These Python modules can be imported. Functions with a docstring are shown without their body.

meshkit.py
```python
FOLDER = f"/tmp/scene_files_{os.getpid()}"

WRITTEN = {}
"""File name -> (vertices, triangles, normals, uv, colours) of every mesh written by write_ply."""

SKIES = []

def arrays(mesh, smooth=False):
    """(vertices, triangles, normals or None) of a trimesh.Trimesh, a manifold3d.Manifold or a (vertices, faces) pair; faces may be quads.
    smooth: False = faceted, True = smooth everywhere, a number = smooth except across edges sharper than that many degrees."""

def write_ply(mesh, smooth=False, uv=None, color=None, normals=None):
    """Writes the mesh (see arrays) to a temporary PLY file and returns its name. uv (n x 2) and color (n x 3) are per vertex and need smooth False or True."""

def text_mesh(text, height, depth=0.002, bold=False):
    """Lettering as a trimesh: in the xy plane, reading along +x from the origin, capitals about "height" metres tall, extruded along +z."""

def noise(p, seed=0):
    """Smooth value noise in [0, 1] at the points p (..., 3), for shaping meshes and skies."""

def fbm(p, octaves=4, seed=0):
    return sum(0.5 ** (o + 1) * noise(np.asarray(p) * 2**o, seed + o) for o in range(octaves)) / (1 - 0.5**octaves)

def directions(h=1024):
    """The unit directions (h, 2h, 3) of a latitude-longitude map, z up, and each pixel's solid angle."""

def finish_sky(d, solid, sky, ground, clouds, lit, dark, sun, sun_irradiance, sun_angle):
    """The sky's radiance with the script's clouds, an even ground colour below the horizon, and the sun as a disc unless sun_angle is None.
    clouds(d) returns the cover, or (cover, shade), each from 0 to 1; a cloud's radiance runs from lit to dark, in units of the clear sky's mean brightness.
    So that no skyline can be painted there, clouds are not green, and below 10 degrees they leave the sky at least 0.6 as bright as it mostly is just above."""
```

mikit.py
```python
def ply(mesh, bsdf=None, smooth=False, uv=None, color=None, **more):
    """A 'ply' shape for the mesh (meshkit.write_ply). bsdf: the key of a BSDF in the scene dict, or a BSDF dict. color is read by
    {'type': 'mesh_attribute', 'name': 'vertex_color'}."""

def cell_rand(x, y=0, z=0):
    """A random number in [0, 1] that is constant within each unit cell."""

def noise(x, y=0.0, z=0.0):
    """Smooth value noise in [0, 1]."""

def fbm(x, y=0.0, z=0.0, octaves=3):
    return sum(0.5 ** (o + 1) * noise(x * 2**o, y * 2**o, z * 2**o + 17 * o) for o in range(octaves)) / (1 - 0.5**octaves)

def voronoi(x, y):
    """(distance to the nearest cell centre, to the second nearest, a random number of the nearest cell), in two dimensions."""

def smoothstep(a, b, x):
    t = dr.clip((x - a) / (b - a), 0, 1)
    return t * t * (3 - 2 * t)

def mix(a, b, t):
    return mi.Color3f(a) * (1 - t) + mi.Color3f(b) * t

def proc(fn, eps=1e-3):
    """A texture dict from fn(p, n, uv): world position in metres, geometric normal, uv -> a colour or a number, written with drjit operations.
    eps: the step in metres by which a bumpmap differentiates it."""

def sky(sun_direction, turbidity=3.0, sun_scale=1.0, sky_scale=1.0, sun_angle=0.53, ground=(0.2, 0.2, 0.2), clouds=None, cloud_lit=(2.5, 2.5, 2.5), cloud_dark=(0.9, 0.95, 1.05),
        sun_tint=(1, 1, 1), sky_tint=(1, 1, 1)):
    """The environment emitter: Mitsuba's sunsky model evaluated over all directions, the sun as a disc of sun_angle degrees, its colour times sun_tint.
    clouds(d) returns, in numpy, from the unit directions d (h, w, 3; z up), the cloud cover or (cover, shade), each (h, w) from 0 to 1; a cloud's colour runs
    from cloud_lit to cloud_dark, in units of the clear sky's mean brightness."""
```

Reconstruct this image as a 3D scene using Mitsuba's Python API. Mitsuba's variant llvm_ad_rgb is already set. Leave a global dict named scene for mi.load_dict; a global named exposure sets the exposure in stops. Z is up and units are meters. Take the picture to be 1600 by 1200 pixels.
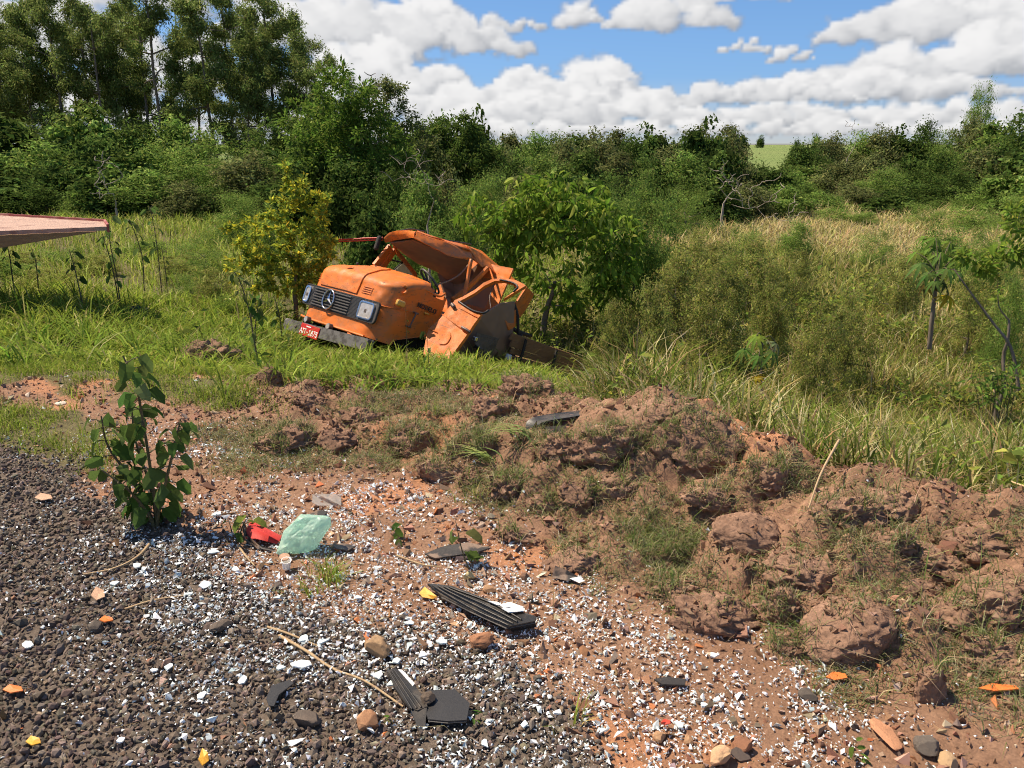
import math
import numpy as np
import trimesh
import manifold3d as m3
import mitsuba as mi
import drjit as dr
import mikit
import meshkit
from mikit import noise as dnoise, fbm as dfbm, smoothstep as dsmooth, mix as dmix

T = mi.ScalarTransform4f
scene, labels = {}, {}

# ------------------------------------------------------------------ camera, sky, exposure
PITCH, FOV, EYE = math.radians(16.6), 65.0, 1.65
CAM = np.array([0.0, 0.0, EYE])
RT = np.array([1.0, 0, 0])
FW = np.array([0, math.cos(PITCH), -math.sin(PITCH)])
UP = np.array([0, math.sin(PITCH), math.cos(PITCH)])
FPX = 800 / math.tan(math.radians(FOV / 2))          # focal length for a 1600 pixel wide picture
scene['camera'] = {'type': 'perspective', 'fov': FOV, 'fov_axis': 'x', 'near_clip': 0.05, 'far_clip': 6000.0,
                   'to_world': T().look_at(origin=CAM.tolist(), target=(CAM + FW).tolist(), up=[0, 0, 1])}
SUN = np.array([-0.48, 0.18, 0.86])
exposure = 2.3


def cloud_cover(d):
    """Fair-weather cumulus: heaps of round puffs on flat bases, each puff bright on top and grey beneath; loose noise clouds elsewhere."""
    rng = np.random.default_rng(17)
    el = np.degrees(np.arcsin(np.clip(d[..., 2], -1, 1)))
    az = np.degrees(np.arctan2(d[..., 0], d[..., 1]))
    p3 = np.stack([az / 1.1, el / .75, 0 * az], -1)
    near = el < 26
    wx, wy = np.zeros_like(az), np.zeros_like(az)
    wx[near] = (meshkit.fbm(p3[near], 4, 5) - .5) * 2.6
    wy[near] = (meshkit.fbm(p3[near] + 40, 4, 6) - .5) * 1.7
    cover, lit = np.zeros_like(az), np.zeros_like(az)
    # (azimuth, base elevation, half width, height, number of puffs, puff radius)
    heaps = [(-4, .6, 26, .9, 170, .55), (14, .5, 26, .9, 170, .55), (24, 1.3, 16, 1.2, 130, .62), (-5, 1.5, 11, 2.3, 110, .85), (4.5, 1.3, 10.5, 2.2, 150, .8), (4.2, 2.4, 8.0, 2.8, 170, .8), (-9, 3.1, 6.5, 3.4, 130, .95), (22, 2.7, 10, 1.6, 110, .7), (28, 3.8, 9, 2.0, 110, .85), (16.5, 2.6, 6, 1.5, 70, .6),
             (-9.5, 5.9, 10.5, 3.4, 190, 1.1), (27, 6.0, 8, 3.0, 150, 1.05), (32, 4.6, 6, 2.6, 70, 1.0), (10.2, 7.2, 3.8, 2.4, 80, .8), (4.4, 7.3, 1.7, 1.5, 22, .5), (15.4, 5.7, 1.9, .9, 18, .4), (18.0, 5.0, 1.7, 1.3, 18, .42), (31, .8, 14, 1.8, 120, .75), (-1, 7.2, 3.2, 1.0, 30, .5),
             (-28, 4.5, 7, 4.5, 110, 1.2), (-20, 8.0, 6, 3.0, 70, 1.1), (-31, 1.0, 14, 2.4, 120, .9), (-20, 3.0, 8, 2.4, 90, .9), (15.2, 8.6, 2.2, .9, 16, .5)]
    for k in range(60):                     # the rest of the round, outside the picture
        a = rng.uniform(-180, 180)
        e = rng.uniform(1, 22)
        if abs(a) < 45 and e < 12:
            continue
        heaps.append((a, e, rng.uniform(4, 10), rng.uniform(.8, 2.4), 50, rng.uniform(.5, 1.0)))
    puffs = []
    for a0, e0, w, h, n, r in heaps:
        t = rng.uniform(-1, 1, n)
        prof = (1 - np.abs(t) ** 2.2) * (.55 + .45 * np.sin(t * rng.uniform(4, 8) + rng.uniform(0, 6)) ** 2)
        u = rng.uniform(0, 1, n) ** .8
        rr = r * rng.uniform(.5, 1.25, n) * (.5 + .5 * (1 - np.abs(t)))
        for i in np.argsort(-u):
            puffs.append((e0, a0 + t[i] * w, e0 + prof[i] * h * u[i], rr[i], u[i] * prof[i] ** .3))
    puffs.sort(key=lambda q: -q[0])
    rows = np.degrees(np.arcsin(np.clip(d[:, 0, 2], -1, 1)))
    for base, a, e, r, u in puffs:
        i0, i1 = np.searchsorted(-rows, -(e + 2.2 * r)), np.searchsorted(-rows, -(e - 2.2 * r))
        A, E = az[i0:i1] + wx[i0:i1] * r, el[i0:i1] + wy[i0:i1] * r
        dx = ((A - a + 180) % 360 - 180) / (r * 1.5)
        dy = (E - e) / r
        q = dx * dx + dy * dy
        al = np.clip((1.25 - q) / 1.15, 0, 1)
        al = al * al * (3 - 2 * al) * np.clip((E - (base - .45 * r)) / (.55 * r), 0, 1)
        nz = np.sqrt(np.clip(1 - q, 0, 1))
        l = np.clip(.52 + .42 * dy - .20 * dx + .14 * nz + .42 * (u - .45), 0, 1)
        lit[i0:i1] = lit[i0:i1] * (1 - al) + l * al
        cover[i0:i1] = cover[i0:i1] + (1 - cover[i0:i1]) * al
    hi = np.clip((el - 10) / 6, 0, 1)
    base = meshkit.fbm(np.stack([d[..., 0] / (d[..., 2] + .25) * 1.6, d[..., 1] / (d[..., 2] + .25) * 1.6, 0 * az], -1) + 3, 5, 11)
    nz = np.clip((base - .50) / .16, 0, 1) * hi * .9
    lit = lit * cover / np.maximum(cover + nz, 1e-6) + (.75 - .5 * nz) * nz / np.maximum(cover + nz, 1e-6)
    cover = np.maximum(cover, nz)
    veil = np.clip((4.2 - el) / 4.2, 0, 1) * .72
    lit = np.where(cover > veil, lit, .62)
    cover = np.maximum(cover * .97, veil)
    return cover * (el > 0), 1 - lit


scene['sky'] = mikit.sky(SUN.tolist(), turbidity=3.0, clouds=cloud_cover, cloud_lit=(3.1, 3.05, 3.0), cloud_dark=(0.80, 0.88, 1.02), sky_tint=(0.50, 0.65, 0.80), ground=(0.12, 0.11, 0.07))


# ------------------------------------------------------------------ helpers
def ray(px, py):
    """The direction in which the photograph's pixel (of 1600 x 1200) looks; used to measure where things stand."""
    return FW + (px - 800) / FPX * RT - (py - 600) / FPX * UP


def flat(px, py, z=0.0):
    d = ray(px, py)
    return (CAM + d * ((z - EYE) / d[2]))[:2]


def at(px, dist):
    """(x, y) of the place seen in column px at the given distance ahead."""
    d = ray(px, 600 - FPX * math.tan(PITCH - math.atan(1.9 / dist)))
    return np.array([d[0], d[1]]) * (dist / d[1])


def height(py, dist):
    """The height of what is seen in row py (middle column) at that distance ahead."""
    d = ray(800, py)
    return EYE + d[2] / d[1] * dist


def rot(rng, n, tilt=None):
    """n random rotation matrices; with tilt only turned about z and leaned by up to tilt."""
    if tilt is None:
        q = rng.normal(size=(n, 4))
        q /= np.linalg.norm(q, axis=1, keepdims=True)
        w, x, y, z = q.T
        return np.stack([1 - 2 * (y * y + z * z), 2 * (x * y - z * w), 2 * (x * z + y * w), 2 * (x * y + z * w), 1 - 2 * (x * x + z * z), 2 * (y * z - x * w),
                         2 * (x * z - y * w), 2 * (y * z + x * w), 1 - 2 * (x * x + y * y)], 1).reshape(n, 3, 3)
    a, b, c = rng.uniform(0, 2 * np.pi, n), rng.uniform(0, 2 * np.pi, n), rng.uniform(0, tilt, n)
    k = np.stack([np.cos(b), np.sin(b), 0 * b], 1)
    K = np.zeros((n, 3, 3))
    K[:, 0, 2], K[:, 2, 0], K[:, 1, 2], K[:, 2, 1] = k[:, 1], -k[:, 1], -k[:, 0], k[:, 0]
    L = np.eye(3) + np.sin(c)[:, None, None] * K + (1 - np.cos(c))[:, None, None] * (K @ K)
    Z = np.zeros((n, 3, 3))
    Z[:, 0, 0], Z[:, 0, 1], Z[:, 1, 0], Z[:, 1, 1], Z[:, 2, 2] = np.cos(a), -np.sin(a), np.sin(a), np.cos(a), 1
    return L @ Z


def scatter(variants, pos, R, S, col, rng):
    """Copies of the variant meshes [(v, f)] at pos, turned by R and scaled by S (n x 3), as one (v, f, colours)."""
    which = rng.integers(0, len(variants), len(pos))
    V, F, C, at_ = [], [], [], 0
    for k, (v, f) in enumerate(variants):
        i = np.nonzero(which == k)[0]
        if not len(i):
            continue
        w = np.einsum('nij,nkj->nki', R[i], v[None] * S[i][:, None]) + pos[i][:, None]
        V.append(w.reshape(-1, 3))
        F.append((f[None] + (np.arange(len(i)) * len(v))[:, None, None]).reshape(-1, 3) + at_)
        C.append(np.repeat(col[i], len(v), 0))
        at_ += len(i) * len(v)
    return np.vstack(V), np.vstack(F), np.vstack(C)


def join(parts):
    V, F, C, n = [], [], [], 0
    for v, f, c in parts:
        V.append(v); F.append(f + n); C.append(c); n += len(v)
    return np.vstack(V), np.vstack(F), np.vstack(C)


def put(key, mesh, bsdf, label=None, cat=None, group=None, kind=None, smooth=False, to_world=None):
    """One entry of the scene. mesh: (v, f), (v, f, colours), a trimesh or a manifold."""
    color = None
    if isinstance(mesh, tuple) and len(mesh) == 3:
        mesh, color = (mesh[0], mesh[1]), mesh[2]
    if color is not None and smooth not in (True, False):
        smooth = True
    scene[key] = mikit.ply(mesh, bsdf, smooth=smooth, color=color)
    if to_world is not None:
        scene[key]['to_world'] = to_world
    tag(key, label, cat, group, kind)
    return key


def tag(key, label=None, cat=None, group=None, kind=None):
    d = {k: v for k, v in (('label', label), ('category', cat), ('group', group), ('kind', kind)) if v}
    if d:
        labels[key] = d


_used = {}


def name(stem):
    """stem, stem_001, stem_002, ..."""
    n = _used.get(stem, 0)
    _used[stem] = n + 1
    return stem if n == 0 else f'{stem}_{n:03d}'


def rocks(seed, n, sub=0, rough=0.35, flat_=0.75):
    """n lumpy stone shapes of unit radius."""
    rng, out = np.random.default_rng(seed), []
    for _ in range(n):
        m = trimesh.creation.icosphere(subdivisions=sub, radius=1.0)
        v = np.array(m.vertices)
        if sub == 0:
            v = v * rng.uniform(1 - rough, 1 + rough * 0.6, (len(v), 1))
        else:
            o = rng.uniform(0, 50, 3)
            v = v * (1 + rough * (meshkit.fbm(v * 1.3 + o, 3, 3)[:, None] - 0.5) * 2)
            for _k in range(7):                     # chop planes for broken faces
                nrm = rng.normal(size=3); nrm /= np.linalg.norm(nrm)
                d = v @ nrm
                v = v - np.maximum(d - rng.uniform(0.62, 0.85), 0)[:, None] * nrm
        out.append((v * np.array([1, rng.uniform(0.75, 1), flat_ * rng.uniform(0.8, 1.1)]), np.array(m.faces)))
    return out


def tubes(paths, sides=6):
    """Each path is (points, radii); all in one (v, f)."""
    V, F, n = [], [], 0
    for p, r in paths:
        p = np.asarray(p, float)
        r = np.broadcast_to(np.asarray(r, float), (len(p),))
        t = np.gradient(p, axis=0)
        t /= np.linalg.norm(t, axis=1, keepdims=True) + 1e-12
        ref = np.array([0.31, 0.17, 0.93]) if abs(t[0] @ np.array([0.31, 0.17, 0.93])) < 0.9 else np.array([1.0, 0, 0])
        a = np.cross(t, ref); a /= np.linalg.norm(a, axis=1, keepdims=True) + 1e-12
        b = np.cross(t, a)
        ang = np.arange(sides) * 2 * np.pi / sides
        v = p[:, None] + r[:, None, None] * (np.cos(ang)[None, :, None] * a[:, None] + np.sin(ang)[None, :, None] * b[:, None])
        i, j = np.meshgrid(np.arange(len(p) - 1), np.arange(sides), indexing='ij')
        q = np.stack([i * sides + j, i * sides + (j + 1) % sides, (i + 1) * sides + (j + 1) % sides, (i + 1) * sides + j], -1).reshape(-1, 4)
        f = np.vstack([q[:, [0, 2, 1]], q[:, [0, 3, 2]]])
        m = len(p) * sides
        caps = [[0, k, k + 1] for k in range(1, sides - 1)] + [[m - sides, m - sides + k + 1, m - sides + k] for k in range(1, sides - 1)]
        V.append(v.reshape(-1, 3)); F.append(np.vstack([f, caps]) + n); n += m
    return np.vstack(V), np.vstack(F)


def spline(pts, n):
    """n points on a Catmull-Rom curve through pts."""
    p = np.asarray(pts, float)
    p = np.vstack([2 * p[0] - p[1], p, 2 * p[-1] - p[-2]])
    u = np.linspace(0, len(p) - 3 - 1e-9, n)
    i = u.astype(int); t = (u - i)[:, None]
    a, b, c, d = p[i], p[i + 1], p[i + 2], p[i + 3]
    return 0.5 * (2 * b + (c - a) * t + (2 * a - 5 * b + 4 * c - d) * t ** 2 + (3 * b - a - 3 * c + d) * t ** 3)


def blades(base, h, w, lean_dir, lean, seg, rng, col, curl=1.0):
    """Grass blades as tapering bent strips: base (n,3), height, width, direction of the lean, how far the tip leans (in heights)."""
    n = len(base)
    t = np.linspace(0, 1, seg + 1)
    out = np.stack([np.cos(lean_dir), np.sin(lean_dir), 0 * lean_dir], 1)
    turn = lean_dir + np.pi / 2 + rng.normal(0, 0.5, n)
    side = np.stack([np.cos(turn), np.sin(turn), 0 * turn], 1)
    up = np.sqrt(np.maximum(1 - np.minimum(lean, 0.95) ** 2 * 0.6, 0.1))
    ctr = (base[:, None] + (h * lean)[:, None, None] * (t ** (1 + curl))[None, :, None] * out[:, None]
           + (h * up)[:, None, None] * np.stack([0 * t, 0 * t, t - 0.25 * t ** 3], 1)[None] * np.array([1, 1, 1.0])
           - (h * np.maximum(lean - 0.75, 0) * 1.0)[:, None, None] * np.stack([0 * t, 0 * t, t ** 3], 1)[None])
    wid = (w[:, None] * (0.65 + 0.6 * t - 1.25 * t ** 2.2)[None])[:, :-1]
    L = ctr[:, :-1] - side[:, None] * wid[..., None] / 2
    Rr = ctr[:, :-1] + side[:, None] * wid[..., None] / 2
    v = np.concatenate([np.stack([L, Rr], 2).reshape(n, -1, 3), ctr[:, -1:]], 1)
    k = 2 * seg + 1
    f = []
    for i in range(seg - 1):
        f += [[2 * i, 2 * i + 1, 2 * i + 3], [2 * i, 2 * i + 3, 2 * i + 2]]
    f.append([2 * seg - 2, 2 * seg - 1, 2 * seg])
    F = (np.array(f)[None] + (np.arange(n) * k)[:, None, None]).reshape(-1, 3)
    return v.reshape(-1, 3), F, np.repeat(col, k, 0)


def leaf_quads(ctr, axis, nrm, length, width, col, fold=0.25):
    """Pointed leaves of two triangles, folded along the midrib."""
    axis = axis / (np.linalg.norm(axis, axis=1, keepdims=True) + 1e-9)
    side = np.cross(nrm, axis); side /= np.linalg.norm(side, axis=1, keepdims=True) + 1e-9
    up = np.cross(axis, side)
    L, W = length[:, None], width[:, None]
    v = np.stack([ctr - axis * L / 2, ctr + side * W / 2 + up * W * fold - axis * L * 0.06, ctr + axis * L / 2, ctr - side * W / 2 + up * W * fold - axis * L * 0.06], 1)
    n = len(ctr)
    f = (np.array([[0, 2, 1], [0, 3, 2]])[None] + (np.arange(n) * 4)[:, None, None]).reshape(-1, 3)
    return v.reshape(-1, 3), f, np.repeat(col, 4, 0)


def leaf_fine(ctr, axis, nrm, length, width, col, droop=0.25, fold=0.22, lobed=0.0):
    """Leaves of ten triangles: a bent midrib and two halves, with drooping tip; ctr is the leaf's foot. lobed > 0 gives an angular outline."""
    axis = axis / (np.linalg.norm(axis, axis=1, keepdims=True) + 1e-9)
    side = np.cross(nrm, axis); side /= np.linalg.norm(side, axis=1, keepdims=True) + 1e-9
    up = np.cross(axis, side)
    t = np.array([0, 0.22, 0.5, 0.78, 1.0])
    wid = np.array([0.0, 0.85, 1.0, 0.62, 0.0])
    if lobed:
        wid = np.array([0.15, 1.0, 0.72, 0.80, 0.0]) * (1 - lobed) + wid * lobed
    L, W = length[:, None, None], width[:, None, None]
    mid = ctr[:, None] + axis[:, None] * L * t[None, :, None] - up[:, None] * L * droop * (t ** 2)[None, :, None]
    lft = mid + (side[:, None] + up[:, None] * fold) * W / 2 * wid[None, :, None]
    rgt = mid + (-side[:, None] + up[:, None] * fold) * W / 2 * wid[None, :, None]
    n = len(ctr)
    v = np.concatenate([mid, lft[:, 1:4], rgt[:, 1:4]], 1)             # 5 + 3 + 3
    f = [[0, 1, 5], [1, 6, 5], [1, 2, 6], [2, 7, 6], [2, 3, 7], [3, 4, 7], [0, 8, 1], [1, 8, 9], [1, 9, 2], [2, 9, 10], [2, 10, 3], [3, 10, 4]]
    F = (np.array(f)[None] + (np.arange(n) * 11)[:, None, None]).reshape(-1, 3)
    return v.reshape(-1, 3), F, np.repeat(col, 11, 0)


def tint(rng, n, base, spread=0.18, hue=0.08):
    """n colours around base: each a little lighter, darker, yellower or greener."""
    b = np.asarray(base, float)[None] * np.exp(rng.normal(0, spread, (n, 1)))
    return np.clip(b * np.exp(rng.normal(0, hue, (n, 3))), 0.003, 0.9)


def pick(rng, n, bases, weights, spread=0.18, hue=0.08):
    b = np.asarray(bases, float)[rng.choice(len(bases), n, p=np.asarray(weights) / np.sum(weights))]
    return np.clip(b * np.exp(rng.normal(0, spread, (n, 1))) * np.exp(rng.normal(0, hue, (n, 3))), 0.003, 0.9)


def unit(v):
    v = np.asarray(v, float)
    return v / (np.linalg.norm(v, axis=-1, keepdims=True) + 1e-12)


def W(px, py, dist):
    """The point seen in pixel (px, py) of the photograph at that distance ahead."""
    d = ray(px, py)
    return CAM + d * (dist / d[1])


# ------------------------------------------------------------------ materials
VC = {'type': 'mesh_attribute', 'name': 'vertex_color'}


def mat(key, **kw):
    scene[key] = {'type': 'twosided', 'nested': {'type': 'principled', **kw}}


def rgb(*c):
    return {'type': 'rgb', 'value': list(c)}


scene['leaf_matter'] = {'type': 'principledthin', 'base_color': VC, 'roughness': 0.36, 'spec_trans': 0.0, 'diff_trans': 1.0, 'eta': 1.4}
scene['grass_matter'] = {'type': 'principledthin', 'base_color': VC, 'roughness': 0.36, 'spec_trans': 0.0, 'diff_trans': 0.9, 'eta': 1.45}
mat('stone_matter', base_color=VC, roughness=0.85, specular=0.3)
mat('soil_matter', base_color=VC, roughness=0.95, specular=0.15)
mat('bark_matter', base_color=mikit.proc(lambda p, n, uv: dmix((0.10, 0.075, 0.055), (0.24, 0.20, 0.16), dfbm(p.x * 14, p.y * 14, p.z * 3.5, 3))), roughness=0.9)
mat('dead_wood', base_color=rgb(0.34, 0.29, 0.23), roughness=0.9)
mat('glass_crumb', base_color=VC, roughness=0.12, specular=0.7, clearcoat=0.8, clearcoat_gloss=0.95)
# ------------------------------------------------------------------ the shape of the land
def seg_dist(x, y, line):
    """Distance to a polyline and the parameter-weighted value there; line rows are (x, y, value)."""
    best, val, side = np.full(np.shape(x), 1e9), np.zeros(np.shape(x)), np.zeros(np.shape(x))
    for (x0, y0, a), (x1, y1, b) in zip(line[:-1], line[1:]):
        dx, dy = x1 - x0, y1 - y0
        t = np.clip(((x - x0) * dx + (y - y0) * dy) / (dx * dx + dy * dy), 0, 1)
        ex, ey = x - x0 - t * dx, y - y0 - t * dy
        d = np.hypot(ex, ey)
        near = d < best
        best = np.where(near, d, best)
        val = np.where(near, a + (b - a) * t, val)
        side = np.where(near, np.sign(dx * ey - dy * ex), side)
    return best, val, side


EDGE = np.array([(-400, 12.0), (-12, 6.4), (-5, 5.7), (-2, 5.3), (0, 5.0), (1.0, 4.25), (2.0, 3.25), (3.0, 2.6), (6.0, 1.2), (12, -1.5), (400, -160)])
CREST = [(-6, 6.6, 0.0), (-1.3, 5.5, 0.06), (-0.3, 5.2, 0.03), (0.15, 4.95, 0.06), (0.42, 4.55, 0.15), (0.75, 4.05, 0.40), (1.3, 3.45, 0.25), (1.75, 3.0, 0.26), (2.4, 2.55, 0.26), (3.6, 1.9, 0.22), (6, 0.8, 0.2)]
TOE = [(-6, 5.6, 0), (-1.9, 4.6, 0), (-1.0, 4.05, 0), (-0.45, 3.65, 0), (-0.1, 3.25, 0), (0.25, 2.85, 0), (0.6, 2.55, 0), (1.05, 2.3, 0), (1.6, 2.0, 0), (2.6, 1.4, 0), (5, 0, 0)]


def sstep(a, b, x):
    t = np.clip((x - a) / (b - a), 0, 1)
    return t * t * (3 - 2 * t)


def domes(x, y, seed):
    """Rounded lumps: one dome of its own height in each cell of a jittered grid."""
    out = np.zeros(np.shape(x))
    ix, iy = np.floor(x), np.floor(y)

    def rnd(a, b, k):
        h = (a.astype(np.int64) * 374761393 + b.astype(np.int64) * 668265263 + (seed * 7 + k) * 2147483647) & 0xFFFFFFFF
        h = ((h ^ (h >> 13)) * 1274126177) & 0xFFFFFFFF
        return ((h ^ (h >> 16)) & 0xFFFFFF) / 16777215.0
    for a in (-1, 0, 1):
        for c in (-1, 0, 1):
            cx, cy = ix + a, iy + c
            r = .5 + .32 * rnd(cx, cy, 3)
            q = 1 - ((cx + rnd(cx, cy, 1) - x) ** 2 + (cy + rnd(cx, cy, 2) - y) ** 2) / r ** 2
            out = np.maximum(out, np.sqrt(np.maximum(q, 0)) * (.35 + .65 * rnd(cx, cy, 4)))
    return out


def berm_mask(x, y):
    """1 on the heap of dug-out soil between its toe and a little beyond its crest."""
    d, _, s = seg_dist(x, y, TOE)
    d2, _, s2 = seg_dist(x, y, CREST)
    return sstep(-0.08, 0.22, d * s) * (1 - sstep(0.25, 0.8, d2 * s2)) * sstep(-2.0, -1.0, x + 0.25 * (y - 4.6))


def land(x, y, detail=True):
    x, y = np.asarray(x, float), np.asarray(y, float)
    d = (y - np.interp(x, EDGE[:, 0], EDGE[:, 1]))
    right = sstep(-0.6, 2.2, x)
    d = d * (1 - 0.25 * right)
    L = 5.4 * (1 - right) + 2.6 * right
    dd = np.maximum(d, 0)
    z = -(1.75 - 0.85 * sstep(-2.2, -6, x)) * (1 - np.exp(-(dd / L) ** 1.35)) - 0.02 * np.minimum(dd, 42)
    z = z - 0.55 * np.exp(-((x - 1.2) / 1.7) ** 2 - ((y - 13.4) / 2.4) ** 2)
    r = np.hypot(x, y)
    far = sstep(85, 190, y)
    hill = 7.6 * sstep(200, 620, y) - 6.2 * far + 0.8 * (meshkit.noise(np.stack([x / 160, y / 160, 0 * x], -1), 3) - .5) * far
    z = z + hill
    z = z + 2.2 * sstep(25, 90, x) * sstep(20, 70, y) * (1 - far)
    p = np.stack([x, y, 0 * x], -1)
    z = z + 0.10 * (meshkit.noise(p / 2.3, 7) - 0.5) * sstep(5.5, 9, r) + 0.05 * (meshkit.noise(p / 1.1, 8) - 0.5) * sstep(3, 6, r)
    if detail:
        near = r < 14
        if np.any(near):
            xn, yn = x[near], y[near]
            pn = np.stack([xn, yn, 0 * xn], -1)
            b = berm_mask(xn, yn) * (1 - .65 * np.exp(-((xn + .25) / .75) ** 2 - ((yn - 5.1) / .6) ** 2))
            dist, hgt, s = seg_dist(xn, yn, CREST)
            ridge = hgt * np.exp(-(dist / np.where(s > 0, 0.42, 0.75)) ** 2)
            l1 = meshkit.fbm(pn * 2.6, 3, 21)
            l2 = meshkit.fbm(pn * 6.5 + 4, 3, 22)
            warp = np.stack([meshkit.fbm(pn * 5 + 2, 3, 24), meshkit.fbm(pn * 5 + 8, 3, 25)], -1) - .5
            big = domes(xn / .30 + warp[:, 0] * .9, yn / .30 + warp[:, 1] * .9, 1)
            small = domes(xn / .115 + warp[:, 0] * 1.2, yn / .115 + warp[:, 1] * 1.2, 2)
            tiny = domes(xn / .055 + warp[:, 0], yn / .055 + warp[:, 1], 3)
            lump = (0.26 * (l1 - 0.45) + 0.10 * (big - .4) * (.4 + l2) + 0.055 * (small - .4) + 0.016 * (tiny - .4) * sstep(.35, .6, l2)) * b
            rough = 0.02 * (meshkit.fbm(pn * 18, 3, 23) - 0.5) * (0.35 + b * 1.6) * (r[near] < 9)
            z = np.array(z, copy=True)
            z[near] = z[near] + ridge + lump * 0.9 + rough + 0.012 * (meshkit.noise(pn * 1.6, 9) - .5)
    return z


def onto(px, py, lift=0.0):
    """The point of the land seen in that pixel of the photograph."""
    d = ray(px, py)
    t = np.geomspace(1.2, 45, 330)
    q = CAM + d * t[:, None]
    below = q[:, 2] < land(q[:, 0], q[:, 1]) + lift
    k = int(np.argmax(below)) if below.any() else len(t) - 1
    a, b = t[max(k - 1, 0)], t[k]
    for _ in range(2):
        t = np.linspace(a, b, 24)
        q = CAM + d * t[:, None]
        below = q[:, 2] < land(q[:, 0], q[:, 1]) + lift
        k = max(int(np.argmax(below)) if below.any() else 23, 1)
        a, b = t[k - 1], t[k]
    return CAM + d * b


def ground_z(x, y):
    return float(land(np.array([x]), np.array([y]))[0])


def polygon_mask(x, y, corners, soft=0.25, wobble=0.35, seed=1):
    """1 inside the polygon (ground coordinates), with a wavering soft border."""
    import shapely
    g = shapely.Polygon(corners)
    p = shapely.points(np.ravel(x), np.ravel(y))
    d = shapely.distance(g.exterior, p)
    d = np.where(shapely.contains(g, p), d, -d).reshape(np.shape(x))
    q = np.stack([x, y, 0 * x], -1)
    d = d + wobble * (meshkit.fbm(q * 1.9, 3, seed) - 0.5) * 2
    return sstep(-soft, soft, d)


GRAVEL = [flat(*p) for p in [(-600, 690), (0, 690), (120, 740), (215, 825), (330, 850), (430, 900), (560, 965), (690, 1010), (800, 1075), (930, 1150), (1010, 1230)]] + [np.array([0.6, 0.3]), np.array([-9, 0.0])]
LAWN_A = [flat(*p) for p in [(-300, 625), (0, 632), (120, 645), (175, 690), (160, 750), (110, 735), (60, 705), (0, 695), (-300, 690)]]
LAWN_B = [flat(*p) for p in [(-300, 555), (30, 550), (200, 555), (300, 560), (440, 575), (430, 640), (330, 650), (250, 640), (130, 625), (60, 605), (-300, 610)]]


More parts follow.
